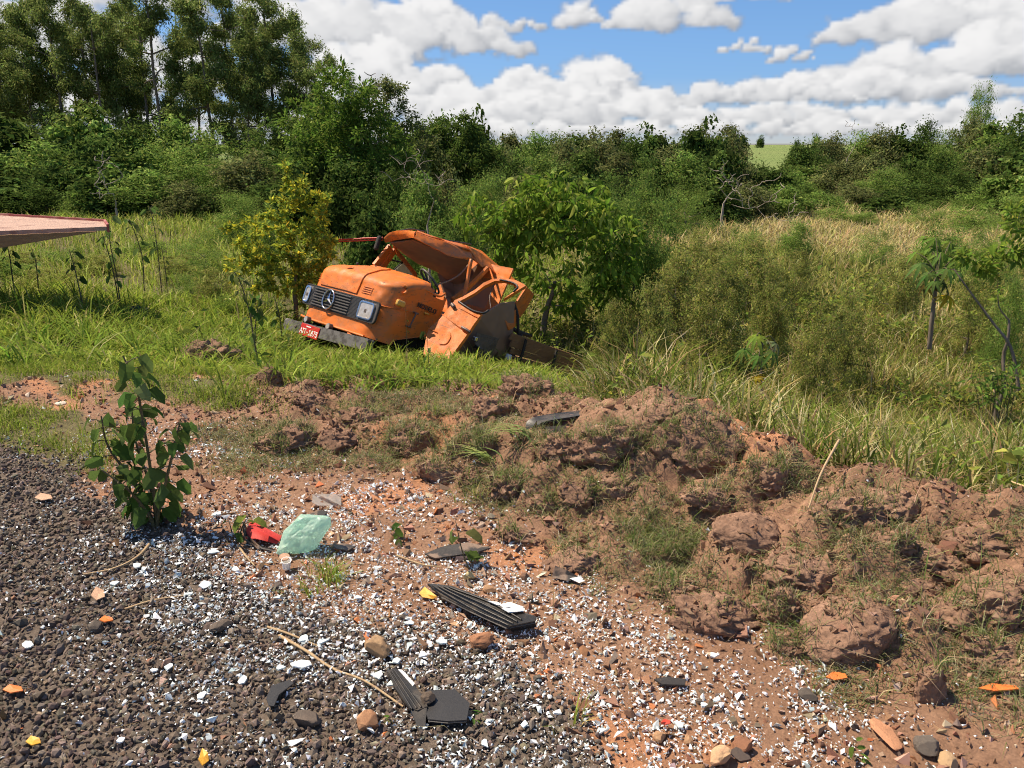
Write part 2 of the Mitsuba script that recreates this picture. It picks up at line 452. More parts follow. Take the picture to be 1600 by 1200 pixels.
BARE = [(*flat(px, py), ra) for px, py, ra in [(318, 580, .22), (420, 600, .22), (480, 632, .30), (160, 612, .2), (40, 622, .22), (560, 610, .22)]]


def gravel_mask(x, y):
    return polygon_mask(x, y, GRAVEL, 0.16, 0.22, 4)


def grass_left(x, y):
    """How grassy the verge left of the heap is."""
    d = y - np.interp(x, EDGE[:, 0], EDGE[:, 1])
    q = np.stack([x, y, 0 * x], -1)
    a = polygon_mask(x, y, LAWN_A, .12, .2, 5) + polygon_mask(x, y, LAWN_B, .15, .3, 6)
    full = sstep(0.1, 1.0, d + 0.9 * (meshkit.fbm(q * 1.1, 3, 31) - 0.5))
    left = 1 - sstep(-0.3, 0.3, x - np.interp(y, [4, 5.6, 8, 14], [-1.2, 0.15, 0.6, 1.0]))
    bare = 0
    for cx, cy, ra in BARE:
        bare = np.maximum(bare, np.exp(-(((x - cx) ** 2 + (y - cy) ** 2) / ra ** 2)))
    return np.clip(np.maximum(a, full) - 1.1 * bare, 0, 1) * left


TRAMPLED = [at(430, 5.0), at(430, 12.6), at(935, 14.5), at(950, 5.0)]


def trampled(x, y):
    """Where the lorry and the diggers have flattened the grass."""
    return polygon_mask(x, y, TRAMPLED, 0.3, 0.3, 14)


def field_right(x, y):
    d, _, s = seg_dist(x, y, CREST)
    beyond = sstep(0.22, 0.55, d * s)
    right = sstep(-0.3, 0.3, x - np.interp(y, [3, 5.6, 8, 14, 30], [-0.5, 0.25, 0.7, 1.1, 2.0]))
    return beyond * right


# ------------------------------------------------------------------ ground sheet
_r = np.concatenate([np.geomspace(0.35, 1.3, 22)[:-1], np.geomspace(1.3, 9.0, 260)[:-1], np.geomspace(9.0, 60, 70)[:-1], np.geomspace(60, 4500, 70)])
_a = np.concatenate([np.radians(np.linspace(-44, 44, 450)), np.radians(np.linspace(46, 314, 70))[1:-1]])
_R, _A = np.meshgrid(_r, _a, indexing='ij')
_x, _y = _R * np.sin(_A), _R * np.cos(_A)
_z = land(_x, _y)
_v = np.stack([_x, _y, _z], -1).reshape(-1, 3)
_n, _m = len(_r), len(_a)
_i, _j = np.meshgrid(np.arange(_n - 1), np.arange(_m), indexing='ij')
_q = np.stack([_i * _m + _j, (_i + 1) * _m + _j, (_i + 1) * _m + (_j + 1) % _m, _i * _m + (_j + 1) % _m], -1).reshape(-1, 4)
_f = np.vstack([_q[:, [0, 2, 1]], _q[:, [0, 3, 2]]])
_v = np.vstack([_v, [[0, 0, 0]]])
_f = np.vstack([_f, np.stack([np.full(_m, len(_v) - 1), np.arange(_m), (np.arange(_m) + 1) % _m], 1)])
_w1 = np.append(gravel_mask(_x, _y).ravel(), 1)
_w2 = np.append(np.maximum(sstep(7, 12, _R), np.maximum(grass_left(_x, _y), field_right(_x, _y))).ravel(), 0)
_bm = np.append(berm_mask(_x, _y).ravel(), 0)


def ground_color(p, n, uv):
    """Dark gravel grit, red pebbly earth and the brown earth under the grass."""
    f1 = dfbm(p.x * 3.1, p.y * 3.1, p.z * 3.1, 3)
    f2 = dfbm(p.x * 31, p.y * 31, p.z * 31, 3)
    f3 = dnoise(p.x * 190, p.y * 190, p.z * 190)
    red = dmix((0.148, 0.082, 0.05), (0.27, 0.165, 0.108), f1 * 0.6 + f2 * 0.5)
    red = dmix(red, (0.37, 0.175, 0.09), dsmooth(0.58, 0.72, dfbm(p.x * 1.7 + 9, p.y * 1.7, 0, 3)) * 0.7)
    grit = dmix((0.075, 0.060, 0.048), (0.15, 0.12, 0.096), f2)
    turf = dmix((0.075, 0.066, 0.032), (0.14, 0.12, 0.06), f2)
    farfield = dmix((0.10, 0.15, 0.045), (0.16, 0.19, 0.07), dfbm(p.x / 90, p.y / 40, 0, 3))
    c = dmix(red, grit, dsmooth(0.35, 0.65, uv.x + (f2 - 0.5) * 0.5))
    c = dmix(c, turf, dsmooth(0.3, 0.7, uv.y + (f2 - 0.5) * 0.6))
    c = dmix(c, farfield, dsmooth(90, 140, p.y))
    return c * (0.78 + 0.44 * f3)


scene['ground_matter'] = {'type': 'twosided', 'nested': {'type': 'bumpmap', 'arbitrary': {**mikit.proc(lambda p, n, uv: dfbm(p.x * 55, p.y * 55, p.z * 55, 3) * 0.006 + dnoise(p.x * 260, p.y * 260, p.z * 260) * 0.0012, eps=8e-4)}, 'scale': 1.0,
                          'bsdf': {'type': 'principled', 'base_color': mikit.proc(ground_color), 'roughness': 0.95, 'specular': 0.15}}}
scene['ground'] = mikit.ply((_v, _f), 'ground_matter', smooth=True, uv=np.stack([_w1, _w2], 1))
tag('ground', 'roadside verge of dark gravel, red earth and rough field rising to a far hill', kind='structure')


def inside_view(x, y, margin=0.5, r0=1.2, rmax=1e9):
    """Places that the photograph, or a step beside it, could show."""
    d = np.abs(x) - np.tan(np.radians(FOV / 2)) * np.maximum(y, 0) * 1.06
    return (d < margin + 0.04 * y) & (y > r0) & (np.hypot(x, y) < rmax)


def sow(rng, n, xr, yr, density, margin=0.5, rmax=1e9):
    x, y = rng.uniform(*xr, n), rng.uniform(*yr, n)
    k = inside_view(x, y, margin, 1.15, rmax)
    x, y = x[k], y[k]
    k = rng.uniform(size=len(x)) < density(x, y)
    return x[k], y[k]
# ------------------------------------------------------------------ loose gravel, pebbles, glass crumbs, soil crumbs
rng = np.random.default_rng(101)
ROCK0 = rocks(1, 12, 0, 0.34, 0.72)
GRIT = []
for _k in range(10):
    _o = trimesh.convex.convex_hull(np.random.default_rng(60 + _k).normal(size=(6, 3)) * [1, .85, .7])
    _w = np.array(_o.vertices) - np.array(_o.vertices).mean(0)
    GRIT.append((_w / np.abs(_w).max() * 1.25, np.array(_o.faces)))
CUBEISH = []
for _k in range(10):
    _h = trimesh.convex.convex_hull(rng.normal(size=(7, 3)) * [1, .8, .55])
    _w = np.array(_h.vertices) - np.array(_h.vertices).mean(0)
    CUBEISH.append((_w / np.abs(_w).max() * 1.3, np.array(_h.faces)))

x, y = sow(rng, 250000, (-5.5, 2.2), (1.3, 6.2), lambda x, y: gravel_mask(x, y) * np.clip(1.45 - 0.17 * y, .35, 1))
s = np.exp(rng.normal(math.log(0.0076), 0.34, len(x)))
z = land(x, y) + s * rng.uniform(0.05, 0.75, len(x))
col = pick(rng, len(x), [(0.140, 0.110, 0.087), (0.100, 0.080, 0.064), (0.188, 0.152, 0.122), (0.20, 0.14, 0.10)], [5, 4, 2.2, .5], 0.2, 0.05)
_b = s > .0102
put('gravel', join([scatter(k, np.stack([x[m], y[m], z[m]], 1), rot(rng, int(m.sum())), s[m][:, None] * rng.uniform(0.8, 1.25, (int(m.sum()), 3)), col[m], rng) for k, m in ((ROCK0, _b), (GRIT, ~_b))]), 'stone_matter',
    'loose dark grey brown gravel covering the verge in the foreground', 'gravel', kind='stuff')


def pebble_zone(x, y):
    g = gravel_mask(x, y)
    strip = (1 - berm_mask(x, y)) * (1 - g) * (1 - 0.8 * grass_left(x, y)) * (1 - sstep(5.0, 6.5, y))
    return strip * 0.8 + g * 0.05


x, y = sow(rng, 42000, (-4, 2.6), (1.3, 6.2), pebble_zone)
s = np.minimum(np.exp(rng.normal(math.log(0.0075), 0.5, len(x))), .022)
z = land(x, y) + s * rng.uniform(-0.1, 0.6, len(x))
col = pick(rng, len(x), [(0.29, 0.165, 0.10), (0.24, 0.125, 0.07), (0.35, 0.25, 0.175), (0.14, 0.105, 0.085), (0.42, 0.34, 0.26), (0.40, 0.14, 0.055)], [4, 3, 3, 3, 1, .6], 0.2, 0.07)
put('pebbles', scatter(GRIT, np.stack([x, y, z], 1), rot(rng, len(x)), s[:, None] * rng.uniform(0.75, 1.3, (len(x), 3)), col, rng), 'stone_matter',
    'small red brown pebbles and brick grit spread over the bare earth strip', 'pebbles', kind='stuff')

GLASS = [(480, 930, .42, .30, 1.0), (620, 950, .55, .32, 2.0), (760, 1005, .55, .32, 2.0), (900, 1050, .5, .25, 1.1), (1060, 1090, .4, .2, .9), (1150, 1060, .25, .12, .5), (620, 800, .55, .3, .75), (480, 790, .5, .25, .6),
         (800, 900, .35, .2, 1.0), (330, 880, .4, .25, .5), (990, 1170, .45, .2, 1.0), (700, 1130, .6, .25, .5), (340, 700, .8, .3, .35), (280, 960, .7, .3, .28), (150, 800, .8, .4, .16), (1180, 1150, .3, .15, .5), (420, 1050, .5, .2, .3), (270, 830, .3, .15, .7)]


def glass_zone(x, y):
    v = 0
    for px, py, a, b, k in GLASS:
        c = flat(px, py)
        v = v + k * np.exp(-((x - c[0]) / a) ** 2 - ((y - c[1]) / b) ** 2)
    q = np.stack([x, y, 0 * x], -1)
    return np.clip(v * (0.15 + 1.7 * sstep(0.38, 0.7, meshkit.fbm(q * 6.5, 3, 77))), 0, 1) * (1 - 0.95 * berm_mask(x, y)) + 0.01


x, y = sow(rng, 210000, (-4, 2.2), (1.3, 5.6), lambda x, y: glass_zone(x, y))
s = np.exp(rng.normal(math.log(0.0030), 0.50, len(x)))
z = land(x, y) + 0.006 + s * 0.4 + 0.012 * gravel_mask(x, y) * rng.uniform(0, 1, len(x))
col = pick(rng, len(x), [(0.70, 0.74, 0.74), (0.55, 0.62, 0.62), (0.80, 0.82, 0.82), (0.42, 0.51, 0.51)], [4, 3, 4, 1], 0.06, 0.015)
put('glass_crumbs', scatter(CUBEISH, np.stack([x, y, z], 1), rot(rng, len(x), 0.9), s[:, None] * rng.uniform(0.7, 1.25, (len(x), 3)), col, rng), 'glass_crumb',
    'white crumbs of shattered windscreen glass strewn over gravel and earth', 'broken glass', kind='stuff')

# crumbs of soil on and in front of the heap
x, y = sow(rng, 60000, (-2.2, 4.2), (1.3, 6.2), lambda x, y: np.clip(berm_mask(x, y) * 0.8 + pebble_zone(x, y) * 0.15, 0, 1) * (0.2 + 1.2 * sstep(.4, .65, meshkit.fbm(np.stack([x, y, 0 * x], -1) * 4, 3, 61))))
s = np.minimum(np.exp(rng.normal(math.log(0.0080), 0.55, len(x))), .022)
z = land(x, y) + s * rng.uniform(-0.1, 0.5, len(x))
col = pick(rng, len(x), [(0.225, 0.13, 0.086), (0.165, 0.093, 0.06), (0.30, 0.19, 0.128)], [4, 3, 2], 0.14, 0.04)
put('soil_crumbs', scatter(GRIT, np.stack([x, y, z], 1), rot(rng, len(x)), s[:, None] * rng.uniform(0.75, 1.3, (len(x), 3)), col, rng), 'soil_matter',
    'crumbs of red brown earth scattered over the dug soil heap', 'soil', kind='stuff')
# ------------------------------------------------------------------ the wrecked orange lorry
# its frame: x forward, y to its left, z up from the middle of the grille; it lies nose up, rolled and pitched on the bank
def _cv(a, b, c):
    return a * RT - b * UP + c * FW


_c, _s = math.cos(math.radians(18)), math.sin(math.radians(18))
_tC = _cv(_s, -_c, 0)
_tA = _cv(.755 * _c, .755 * _s, -.656)
_tF = -_cv(.656 * _c, .656 * _s, .755)
TM = np.stack([_tF, _tA, _tC], 1)
TM = np.linalg.svd(TM)[0] @ np.linalg.svd(TM)[2]
TO = CAM + 11.5 * ray(532.6, 474.3)
POSE = np.eye(4); POSE[:3, :3] = TM; POSE[:3, 3] = TO
TRUCK = T(POSE.tolist())
K = 'wrecked_truck'
tag(K, 'crashed orange truck with torn open cab lying nose up in the grass', 'truck')


def seen(zx, zy, axis, val):
    """Where the photograph's point (measured in a 3.33 times enlargement of the lorry) lies on a plane of the lorry's frame."""
    px, py = 430 + zx * .3, 330 + zy * .3
    o, d = TM.T @ (CAM - TO), TM.T @ ray(px, py)
    return o + d * ((val - o[axis]) / d[axis])


def part(nm, mesh, bsdf, label=None, smooth=False, parent=K):
    k = name(parent + '__' + nm)
    put(k, mesh, bsdf, label, smooth=smooth, to_world=TRUCK)
    return k


def paint(p, base, dirt, amount):
    f = dfbm(p.x * 5, p.y * 5, p.z * 5, 4)
    g = dfbm(p.x * 40, p.y * 40, p.z * 40, 3)
    c = dmix(base, (base[0] * 0.82, base[1] * 0.92, base[2] * 1.2), dsmooth(.35, .7, f))
    c = dmix(c, dirt, dsmooth(0.52, 0.72, f * 0.55 + g * 0.5) * amount)
    c = dmix(c, (0.20, 0.10, 0.06), dsmooth(0.62, 0.70, dfbm(p.x * 9 + p.z * 30, p.y * 9 - p.z * 26, p.z * 4, 3)) * 0.28)
    return dmix(c, (0.12, 0.045, 0.02), dsmooth(0.73, 0.79, g) * 0.8)


scene['orange_paint'] = {'type': 'twosided', 'nested': {'type': 'bumpmap', 'arbitrary': {**mikit.proc(lambda p, n, uv: dfbm(p.x * 5.5, p.y * 5.5, p.z * 5.5, 2) * 0.030 + dfbm(p.x * 30, p.y * 30, p.z * 30, 2) * 0.0012, eps=2e-3)}, 'scale': 1.0, 'bsdf': {'type': 'principled', 'base_color': mikit.proc(lambda p, n, uv: paint(p, (0.66, 0.165, 0.022), (0.36, 0.17, 0.08), .42)), 'roughness': 0.5, 'specular': 0.4, 'clearcoat': 0.05, 'clearcoat_gloss': 0.7}}}
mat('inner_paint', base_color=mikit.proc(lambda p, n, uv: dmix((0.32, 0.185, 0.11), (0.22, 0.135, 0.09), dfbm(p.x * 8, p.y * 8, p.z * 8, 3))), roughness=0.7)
mat('black_plastic', base_color=mikit.proc(lambda p, n, uv: dmix((0.022, 0.021, 0.02), (0.07, 0.058, 0.045), dsmooth(.45, .75, dfbm(p.x * 22, p.y * 22, p.z * 22, 4)))), roughness=0.42, specular=0.5)
mat('bumper_steel', base_color=mikit.proc(lambda p, n, uv: dmix((0.13, 0.125, 0.12), (0.06, 0.055, 0.05), dsmooth(.4, .7, dfbm(p.x * 14, p.y * 14, p.z * 14, 4)))), roughness=0.55, specular=0.5)
mat('grille_plastic', base_color=rgb(0.075, 0.068, 0.062), roughness=0.5, specular=0.5)
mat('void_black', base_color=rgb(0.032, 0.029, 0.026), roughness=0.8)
mat('bright_metal', base_color=rgb(0.72, 0.72, 0.74), metallic=1.0, roughness=0.22)
mat('dull_metal', base_color=mikit.proc(lambda p, n, uv: dmix((0.16, 0.12, 0.10), (0.09, 0.075, 0.065), dfbm(p.x * 15, p.y * 15, p.z * 15, 3))), metallic=0.4, roughness=0.5)
mat('plate_red', base_color=rgb(0.50, 0.025, 0.018), roughness=0.4)
mat('red_plastic', base_color=rgb(0.52, 0.05, 0.025), roughness=0.45)
mat('white_paint', base_color=rgb(0.78, 0.78, 0.76), roughness=0.45)
mat('amber_lens', base_color=rgb(0.62, 0.36, 0.08), roughness=0.25, specular=0.6)
mat('bed_wood', base_color=mikit.proc(lambda p, n, uv: dmix((0.20, 0.10, 0.05), (0.32, 0.18, 0.09), dfbm(p.x * 6 + p.y * 2, p.y * 9, p.z * 34, 3))), roughness=0.8)
scene['lamp_glass'] = {'type': 'twosided', 'nested': {'type': 'principled', 'base_color': mikit.proc(lambda p, n, uv: dmix((0.42, 0.36, 0.28), (0.60, 0.58, 0.56), dfbm(p.x * 30, p.y * 30, p.z * 30, 2))), 'roughness': 0.15, 'metallic': 0.35, 'specular': 0.7, 'clearcoat': 1.0}}
scene['pane_film'] = {'type': 'blendbsdf', 'weight': 0.55, 'first': {'type': 'thindielectric', 'int_ior': 1.5}, 'second': {'type': 'twosided', 'nested': {'type': 'principled', 'base_color': rgb(0.62, 0.58, 0.42), 'roughness': 0.5}}}


def rbox(x0, x1, y0, y1, z0, z1, r=0.01):
    """A box with rounded edges as a trimesh."""
    r = min(r, (x1 - x0) / 2.05, (y1 - y0) / 2.05, (z1 - z0) / 2.05)
    s = m3.Manifold.sphere(r, 12)
    return m3.Manifold.batch_hull([s.translate((x, y, z)) for x in (x0 + r, x1 - r) for y in (y0 + r, y1 - r) for z in (z0 + r, z1 - r)])


def plate(pts, th, up=None):
    """A thick flat or gently bent panel from the corner points (any number, in order)."""
    p = np.asarray(pts, float)
    c = p.mean(0)
    n = np.zeros(3)
    for a, b in zip(p, np.roll(p, -1, 0)):
        n += np.cross(a - c, b - c)
    n = unit(n)
    m = len(p)
    v = np.vstack([p + n * th / 2, p - n * th / 2, [c + n * th / 2, c - n * th / 2]])
    f = []
    for i in range(m):
        j = (i + 1) % m
        f += [[i, j, 2 * m], [m + j, m + i, 2 * m + 1], [i, m + i, m + j], [i, m + j, j]]
    return v, np.array(f)


def sheet(grid, th):
    """A thick sheet from a grid of points (n, m, 3)."""
    g = np.asarray(grid, float)
    n, m = g.shape[:2]
    gu, gv = np.gradient(g, axis=0), np.gradient(g, axis=1)
    nr = unit(np.cross(gu, gv))
    v = np.vstack([(g + nr * th / 2).reshape(-1, 3), (g - nr * th / 2).reshape(-1, 3)])
    i, j = np.meshgrid(np.arange(n - 1), np.arange(m - 1), indexing='ij')
    q = np.stack([i * m + j, (i + 1) * m + j, (i + 1) * m + j + 1, i * m + j + 1], -1).reshape(-1, 4)
    f = np.vstack([q[:, [0, 1, 2]], q[:, [0, 2, 3]], q[:, [0, 2, 1]] + n * m, q[:, [0, 3, 2]] + n * m])
    loop = [k for k in range(m)] + [k * m + m - 1 for k in range(1, n)] + [(n - 1) * m + k for k in range(m - 2, -1, -1)] + [k * m for k in range(n - 2, 0, -1)]
    for a, b in zip(loop, loop[1:] + loop[:1]):
        f = np.vstack([f, [[a, a + n * m, b], [b, a + n * m, b + n * m]]])
    return v, f


def bar(pts, r, n=14, sides=8):
    return tubes([(spline(pts, n), r)], sides)


def strip(pts, w, th, n=10):
    """A flat bar of width w (a vector) swept along pts."""
    c = spline(pts, n)
    w = np.asarray(w, float)
    return sheet(np.stack([c - w / 2, c + w / 2], 1), th)


# -- the nose: a lofted shell, rounded in plan, the bonnet rising to the screen
HW, FR = 0.95, 0.34


def nose_point(u, h):
    """u from 0 (rear left) over the front to 1 (rear right), h from 0 (apron) over the shoulder to 1 (middle of the bonnet)."""
    side = np.clip(h / 0.55, 0, 1)
    top = np.clip((h - 0.55) / 0.45, 0, 1)
    z = -0.345 + side * 0.70
    th = top ** 0.8
    # plan outline: half width, front x, corner radius, shrinking over the shoulder
    ang = np.clip((top / 0.34), 0, 1) * np.pi / 2
    inset = 0.10 * (1 - np.cos(ang)) + np.clip((top - 0.34) / 0.66, 0, 1) * 0.80
    z = z + 0.085 * np.sin(ang)
    hw, fx = HW - inset, 0.012 - 0.05 * side ** 2 - inset * 0.85
    r = np.maximum(FR - inset * 0.25, 0.03)
    r = np.minimum(r, np.maximum(hw, 0.002) * 0.98)
    rear = -1.03
    l1, l2, l3 = (fx - r) - rear, np.pi / 2 * r, 2 * (hw - r)
    # fixed shares of u so that the grid lines stay aligned
    x = np.where(u < .34, rear + (fx - r - rear) * (u / .34), np.where(u < .42, fx - r + r * np.sin((u - .34) / .08 * np.pi / 2), np.where(u < .58, fx, np.where(u < .66, fx - r + r * np.cos((u - .58) / .08 * np.pi / 2), fx - r + (rear - fx + r) * ((u - .66) / .34)))))
    y = np.where(u < .34, hw, np.where(u < .42, hw - r + r * np.cos((u - .34) / .08 * np.pi / 2), np.where(u < .58, (hw - r) * (1 - 2 * (u - .42) / .16), np.where(u < .66, -(hw - r) - r * np.sin((u - .58) / .08 * np.pi / 2), -hw))))
    # bonnet rises backwards, crowned in the middle
    rise = 0.24 * np.clip((-x - 0.02) / 0.75, 0, 1) ** 0.8
    crown = 0.07 * np.clip(1 - (y / 0.95) ** 2, 0, 1)
    z = z + (rise * (0.55 + 0.45 * side) + crown * np.clip(-x / 0.4, 0, 1)) * np.clip((side - 0.3) / 0.7, 0, 1)
    # dents
    o = meshkit.fbm(np.stack([x * 2.1, y * 2.1, z * 2.1], -1) + 5, 2, 3) - 0.5
    k = np.where(u < .36, 0.05, 0.015)
    return np.stack([x, y - o * k * np.sign(y), z + o * 0.02], -1)


_us = np.unique(np.concatenate([np.linspace(0, .34, 26), np.linspace(.34, .42, 14), np.linspace(.42, .58, 30), np.linspace(.58, .66, 14), np.linspace(.66, 1, 26)]))
_hs = np.unique(np.concatenate([np.linspace(0, .55, 26), np.linspace(.55, .70, 14), np.linspace(.70, 1, 16)]))
_U, _H = np.meshgrid(_us, _hs, indexing='ij')
_G = nose_point(_U, _H)
# the left flank is cut: the sill sweeps up to the rear, the top edge dips behind the screen pillar
lower = -0.345 + 0.30 * np.clip((-_G[..., 0] - 0.15) / 0.8, 0, 1)
flank = (_U < .34) & (_H < .4)
_G[..., 2] = np.where(flank, np.maximum(_G[..., 2], lower + (_H * 0.05)), _G[..., 2])
# wheel arches and belt: keep the bonnet in front of x = -0.62 only
keep = np.ones(_G.shape[:2], bool)
_nv = _G.reshape(-1, 3)
_ni, _nj = np.meshgrid(np.arange(len(_us) - 1), np.arange(len(_hs) - 1), indexing='ij')
_m = len(_hs)
_q = np.stack([_ni * _m + _nj, (_ni + 1) * _m + _nj, (_ni + 1) * _m + _nj + 1, _ni * _m + _nj + 1], -1).reshape(-1, 4)
_cen = _nv[_q].mean(1)
_keep = ~((_cen[:, 0] < -0.70) & (_cen[:, 2] > 0.605) & (_cen[:, 1] > -0.7))
_keep &= ~((_cen[:, 0] < -0.72 - 0.05) & (_cen[:, 2] > 0.50 + 0.9 * np.clip(-_cen[:, 0] - 0.95, 0, 1) ** 1) & (_cen[:, 1] > 0.5))
_q = _q[_keep]
_nf = np.vstack([_q[:, [0, 1, 2]], _q[:, [0, 2, 3]]])
part('bonnet_shell', (_nv, _nf), 'orange_paint', smooth=40)
# inner lining 2.5 cm inside so that the shell has thickness at its torn edges
part('bonnet_lining', (_nv * np.array([0.985, 0.97, 0.95]) + np.array([-0.012, 0, -0.012]), _nf[:, ::-1]), 'orange_paint', smooth=40)
# the rolled screen edge along the cowl
part('screen_rim', bar([seen(500, 287, 1, -.80), seen(560, 300, 1, -.45), seen(640, 338, 1, .2), seen(742, 388, 1, .78)], 0.022), 'orange_paint', smooth=True)
part('belt_edge', bar([seen(742, 388, 1, .9), seen(790, 412, 1, .95), seen(835, 437, 1, .95), seen(862, 443, 1, .95), seen(886, 428, 1, .95)], 0.016), 'orange_paint', smooth=True)


def on_nose(pts, off=0.006, th=0.01):
    """A thin patch that follows the nose: grid of (u, h)."""
    g = nose_point(np.array(pts)[..., 0], np.array(pts)[..., 1])
    gu, gv = np.gradient(g, axis=0), np.gradient(g, axis=1)
    nr = unit(np.cross(gu, gv))
    return sheet(g - nr * off * np.sign((nr * (g - np.array([-0.6, 0, 0]))).sum(-1, keepdims=True)) * -1, th)


def patch(u0, u1, h0, h1, off, th, bsdf, nm, n=30, m=14):
    u, h = np.meshgrid(np.linspace(u0, u1, n), np.linspace(h0, h1, m), indexing='ij')
    return part(nm, on_nose(np.stack([u, h], -1), off, th), bsdf, smooth=35)


# bonnet lid, slightly proud, and the panel gap lines as real edges
patch(.465, .585, .425, .93, .010, .020, 'orange_paint', 'bonnet_lid', 34, 26)
# crease moulding along the left flank at headlight height
pts = [nose_point(np.array(u), np.array(.36)) for u in np.linspace(.455, .20, 14)]
part('moulding', tubes([(spline(np.array(pts) + np.array([.004, .004, 0]), 40), 0.009)], 6), 'orange_paint', smooth=True)
# louvre slots at both sides of the lid
for k in range(4):
    for u0, u1 in ((.425, .452), (.604, .622)):
        pts = np.array([nose_point(np.array(u), np.array(.515 - k * .021)) for u in np.linspace(u0, u1, 6)])
        part('louvre', tubes([(pts + np.array([.006, 0, 0]), 0.008)], 6), 'orange_paint', smooth=True)

# -- grille panel with slats, headlights and emblem, on the flat of the front
ZT, ZB = 0.155, -0.145
X0 = 0.004


def outline(y0, y1, z0, z1, r, n=8):
    p = []
    for cy, cz, a in ((y1 - r, z1 - r, 0), (y0 + r, z1 - r, 90), (y0 + r, z0 + r, 180), (y1 - r, z0 + r, 270)):
        for t in np.radians(np.linspace(a, a + 90, n)):
            p.append((cy + r * math.cos(t), cz + r * math.sin(t)))
    return np.array(p)


def slab(o, x0, x1, hole=None):
    """An outline in the y-z plane extruded from x0 to x1."""
    import shapely
    g = shapely.Polygon(o, [hole] if hole is not None else None)
    t = trimesh.creation.extrude_polygon(g, x1 - x0, engine='earcut')
    v = np.array(t.vertices)
    return np.stack([v[:, 2] + x0, v[:, 0], v[:, 1]], 1), np.array(t.faces)


ax = part('grille', slab(outline(-.90, .885, ZB, ZT, .06), X0, X0 + .022), 'grille_plastic', smooth=30)
part('surround', slab(outline(-.905, .89, ZB - .006, ZT + .006, .065), X0, X0 + .032, outline(-.89, .875, ZB + .008, ZT - .008, .05)), 'void_black', smooth=30, parent=ax)
part('radiator_opening', rbox(X0 + .014, X0 + .028, -.60, .22, -.125, .135, .004), 'void_black', parent=ax)
for k in range(7):
    z = -.120 + k * .0405
    part('slat', rbox(X0 + .02, X0 + .05, -.64, .26, z - .0095, z + .0095, .005), 'grille_plastic', 'dark grey grille slat' if k == 0 else None, parent=ax)
for k in range(16):
    z = -.128 + k * .0178
    part('rib', rbox(X0 + .016, X0 + .034, .255, .47, z - .003, z + .003, .002), 'grille_plastic', parent=ax)
    part('rib', rbox(X0 + .016, X0 + .034, -.72, -.635, z - .003, z + .003, .002), 'grille_plastic', parent=ax)
# emblem: a three-pointed star in a ring
em = part('emblem', tubes([(np.array([[X0 + .066, -.225 + .128 * math.cos(a), .005 + .142 * math.sin(a)] for a in np.linspace(0, 2 * np.pi, 37)]), .011)], 8), 'bright_metal', 'large chrome star emblem in a ring', smooth=True)
for a in (90, 210, 330):
    c, s_ = math.cos(math.radians(a)), math.sin(math.radians(a))
    tip, l, r_ = np.array([0, c, s_]) * .13, np.array([0, -s_, c]) * .024, np.array([0, s_, -c]) * .024
    o = np.array([X0 + .066, -.225, .005])
    v = np.array([o + tip, o + l, o + r_, o + [.02, 0, 0], o - [.006, 0, 0]])
    part('star_point', (v, np.array([[0, 3, 1], [0, 2, 3], [1, 3, 2], [0, 1, 4], [0, 4, 2], [1, 2, 4]])), 'bright_metal', parent=em)
for y0, y1 in ((.48, .81), (-.875, -.735)):
    h = part('headlight', slab(outline(y0, y1, -.12, .125, .05), X0 + .012, X0 + .05, outline(y0 + .018, y1 - .018, -.102, .107, .04)), 'bright_metal', 'rectangular headlight at the left of the nose, chrome rim' if y0 > 0 else 'headlight at the far side of the nose', smooth=30)
    part('lens', slab(outline(y0 + .016, y1 - .016, -.105, .11, .04), X0 + .014, X0 + .04), 'lamp_glass', smooth=30, parent=h)
    part('bulb_cover', rbox(X0 + .036, X0 + .043, (y0 + y1) / 2 - .03, (y0 + y1) / 2 + .02, -.03, .02, .003), 'dull_metal', parent=h)

# -- the lower edge, bumper, fog lamps, number plate
part('apron_lip', bar([(.01, .74, -.345), (.02, .2, -.345), (.02, -.5, -.35), (.0, -.84, -.335)], .018), 'orange_paint', smooth=True)
part('under_nose', plate([(-.10, .88, -.33), (-.04, -.88, -.33), (-.7, -.88, -.42), (-.7, .88, -.30)], .02), 'void_black')
part('cross_member', rbox(-.12, -.04, -.8, .8, -.52, -.40, .02), 'void_black')
_bv, _bf = slab(outline(-.92, 1.06, -.60, -.435, .03), .06, .17)
_bv[:, 2] += .045 * (_bv[:, 1] + .7)
bm = part('bumper', (_bv, _bf), 'bumper_steel', 'dark grey dented front bumper', smooth=30)
part('bumper_end', rbox(-.1, .165, -1.0, -.90, -.60, -.435, .04), 'bumper_steel', parent=bm)
part('bumper_bracket', rbox(-.05, .07, .3, .42, -.57, -.45, .01), 'dull_metal', parent=bm)
part('bumper_bolt', rbox(.17, .182, -.66, -.62, -.53, -.50, .004), 'dull_metal', parent=bm)
for y in (-.505, .055):
    f = part('fog_lamp', trimesh.creation.cylinder(.048, .06, sections=24, transform=trimesh.transformations.translation_matrix([.10, y, -.365]) @ trimesh.transformations.rotation_matrix(np.pi / 2, [0, 1, 0])), 'dull_metal', smooth=30)
    part('fog_lens', trimesh.creation.cylinder(.041, .012, sections=24, transform=trimesh.transformations.translation_matrix([.136, y, -.365]) @ trimesh.transformations.rotation_matrix(np.pi / 2, [0, 1, 0])), 'lamp_glass', smooth=30, parent=f)
np_ = part('number_plate', rbox(.172, .184, -.50, -.03, -.605, -.43, .006), 'plate_red', 'red number plate with white characters on the bumper')
t = meshkit.text_mesh('AIT-1875', .078, .003, bold=True)
v = np.array(t.vertices)
v[:, 0] -= v[:, 0].min(); wd = v[:, 0].max()
v = np.stack([.184 + v[:, 2], -.488 + v[:, 0] * .445 / wd, -.575 + v[:, 1]], 1)
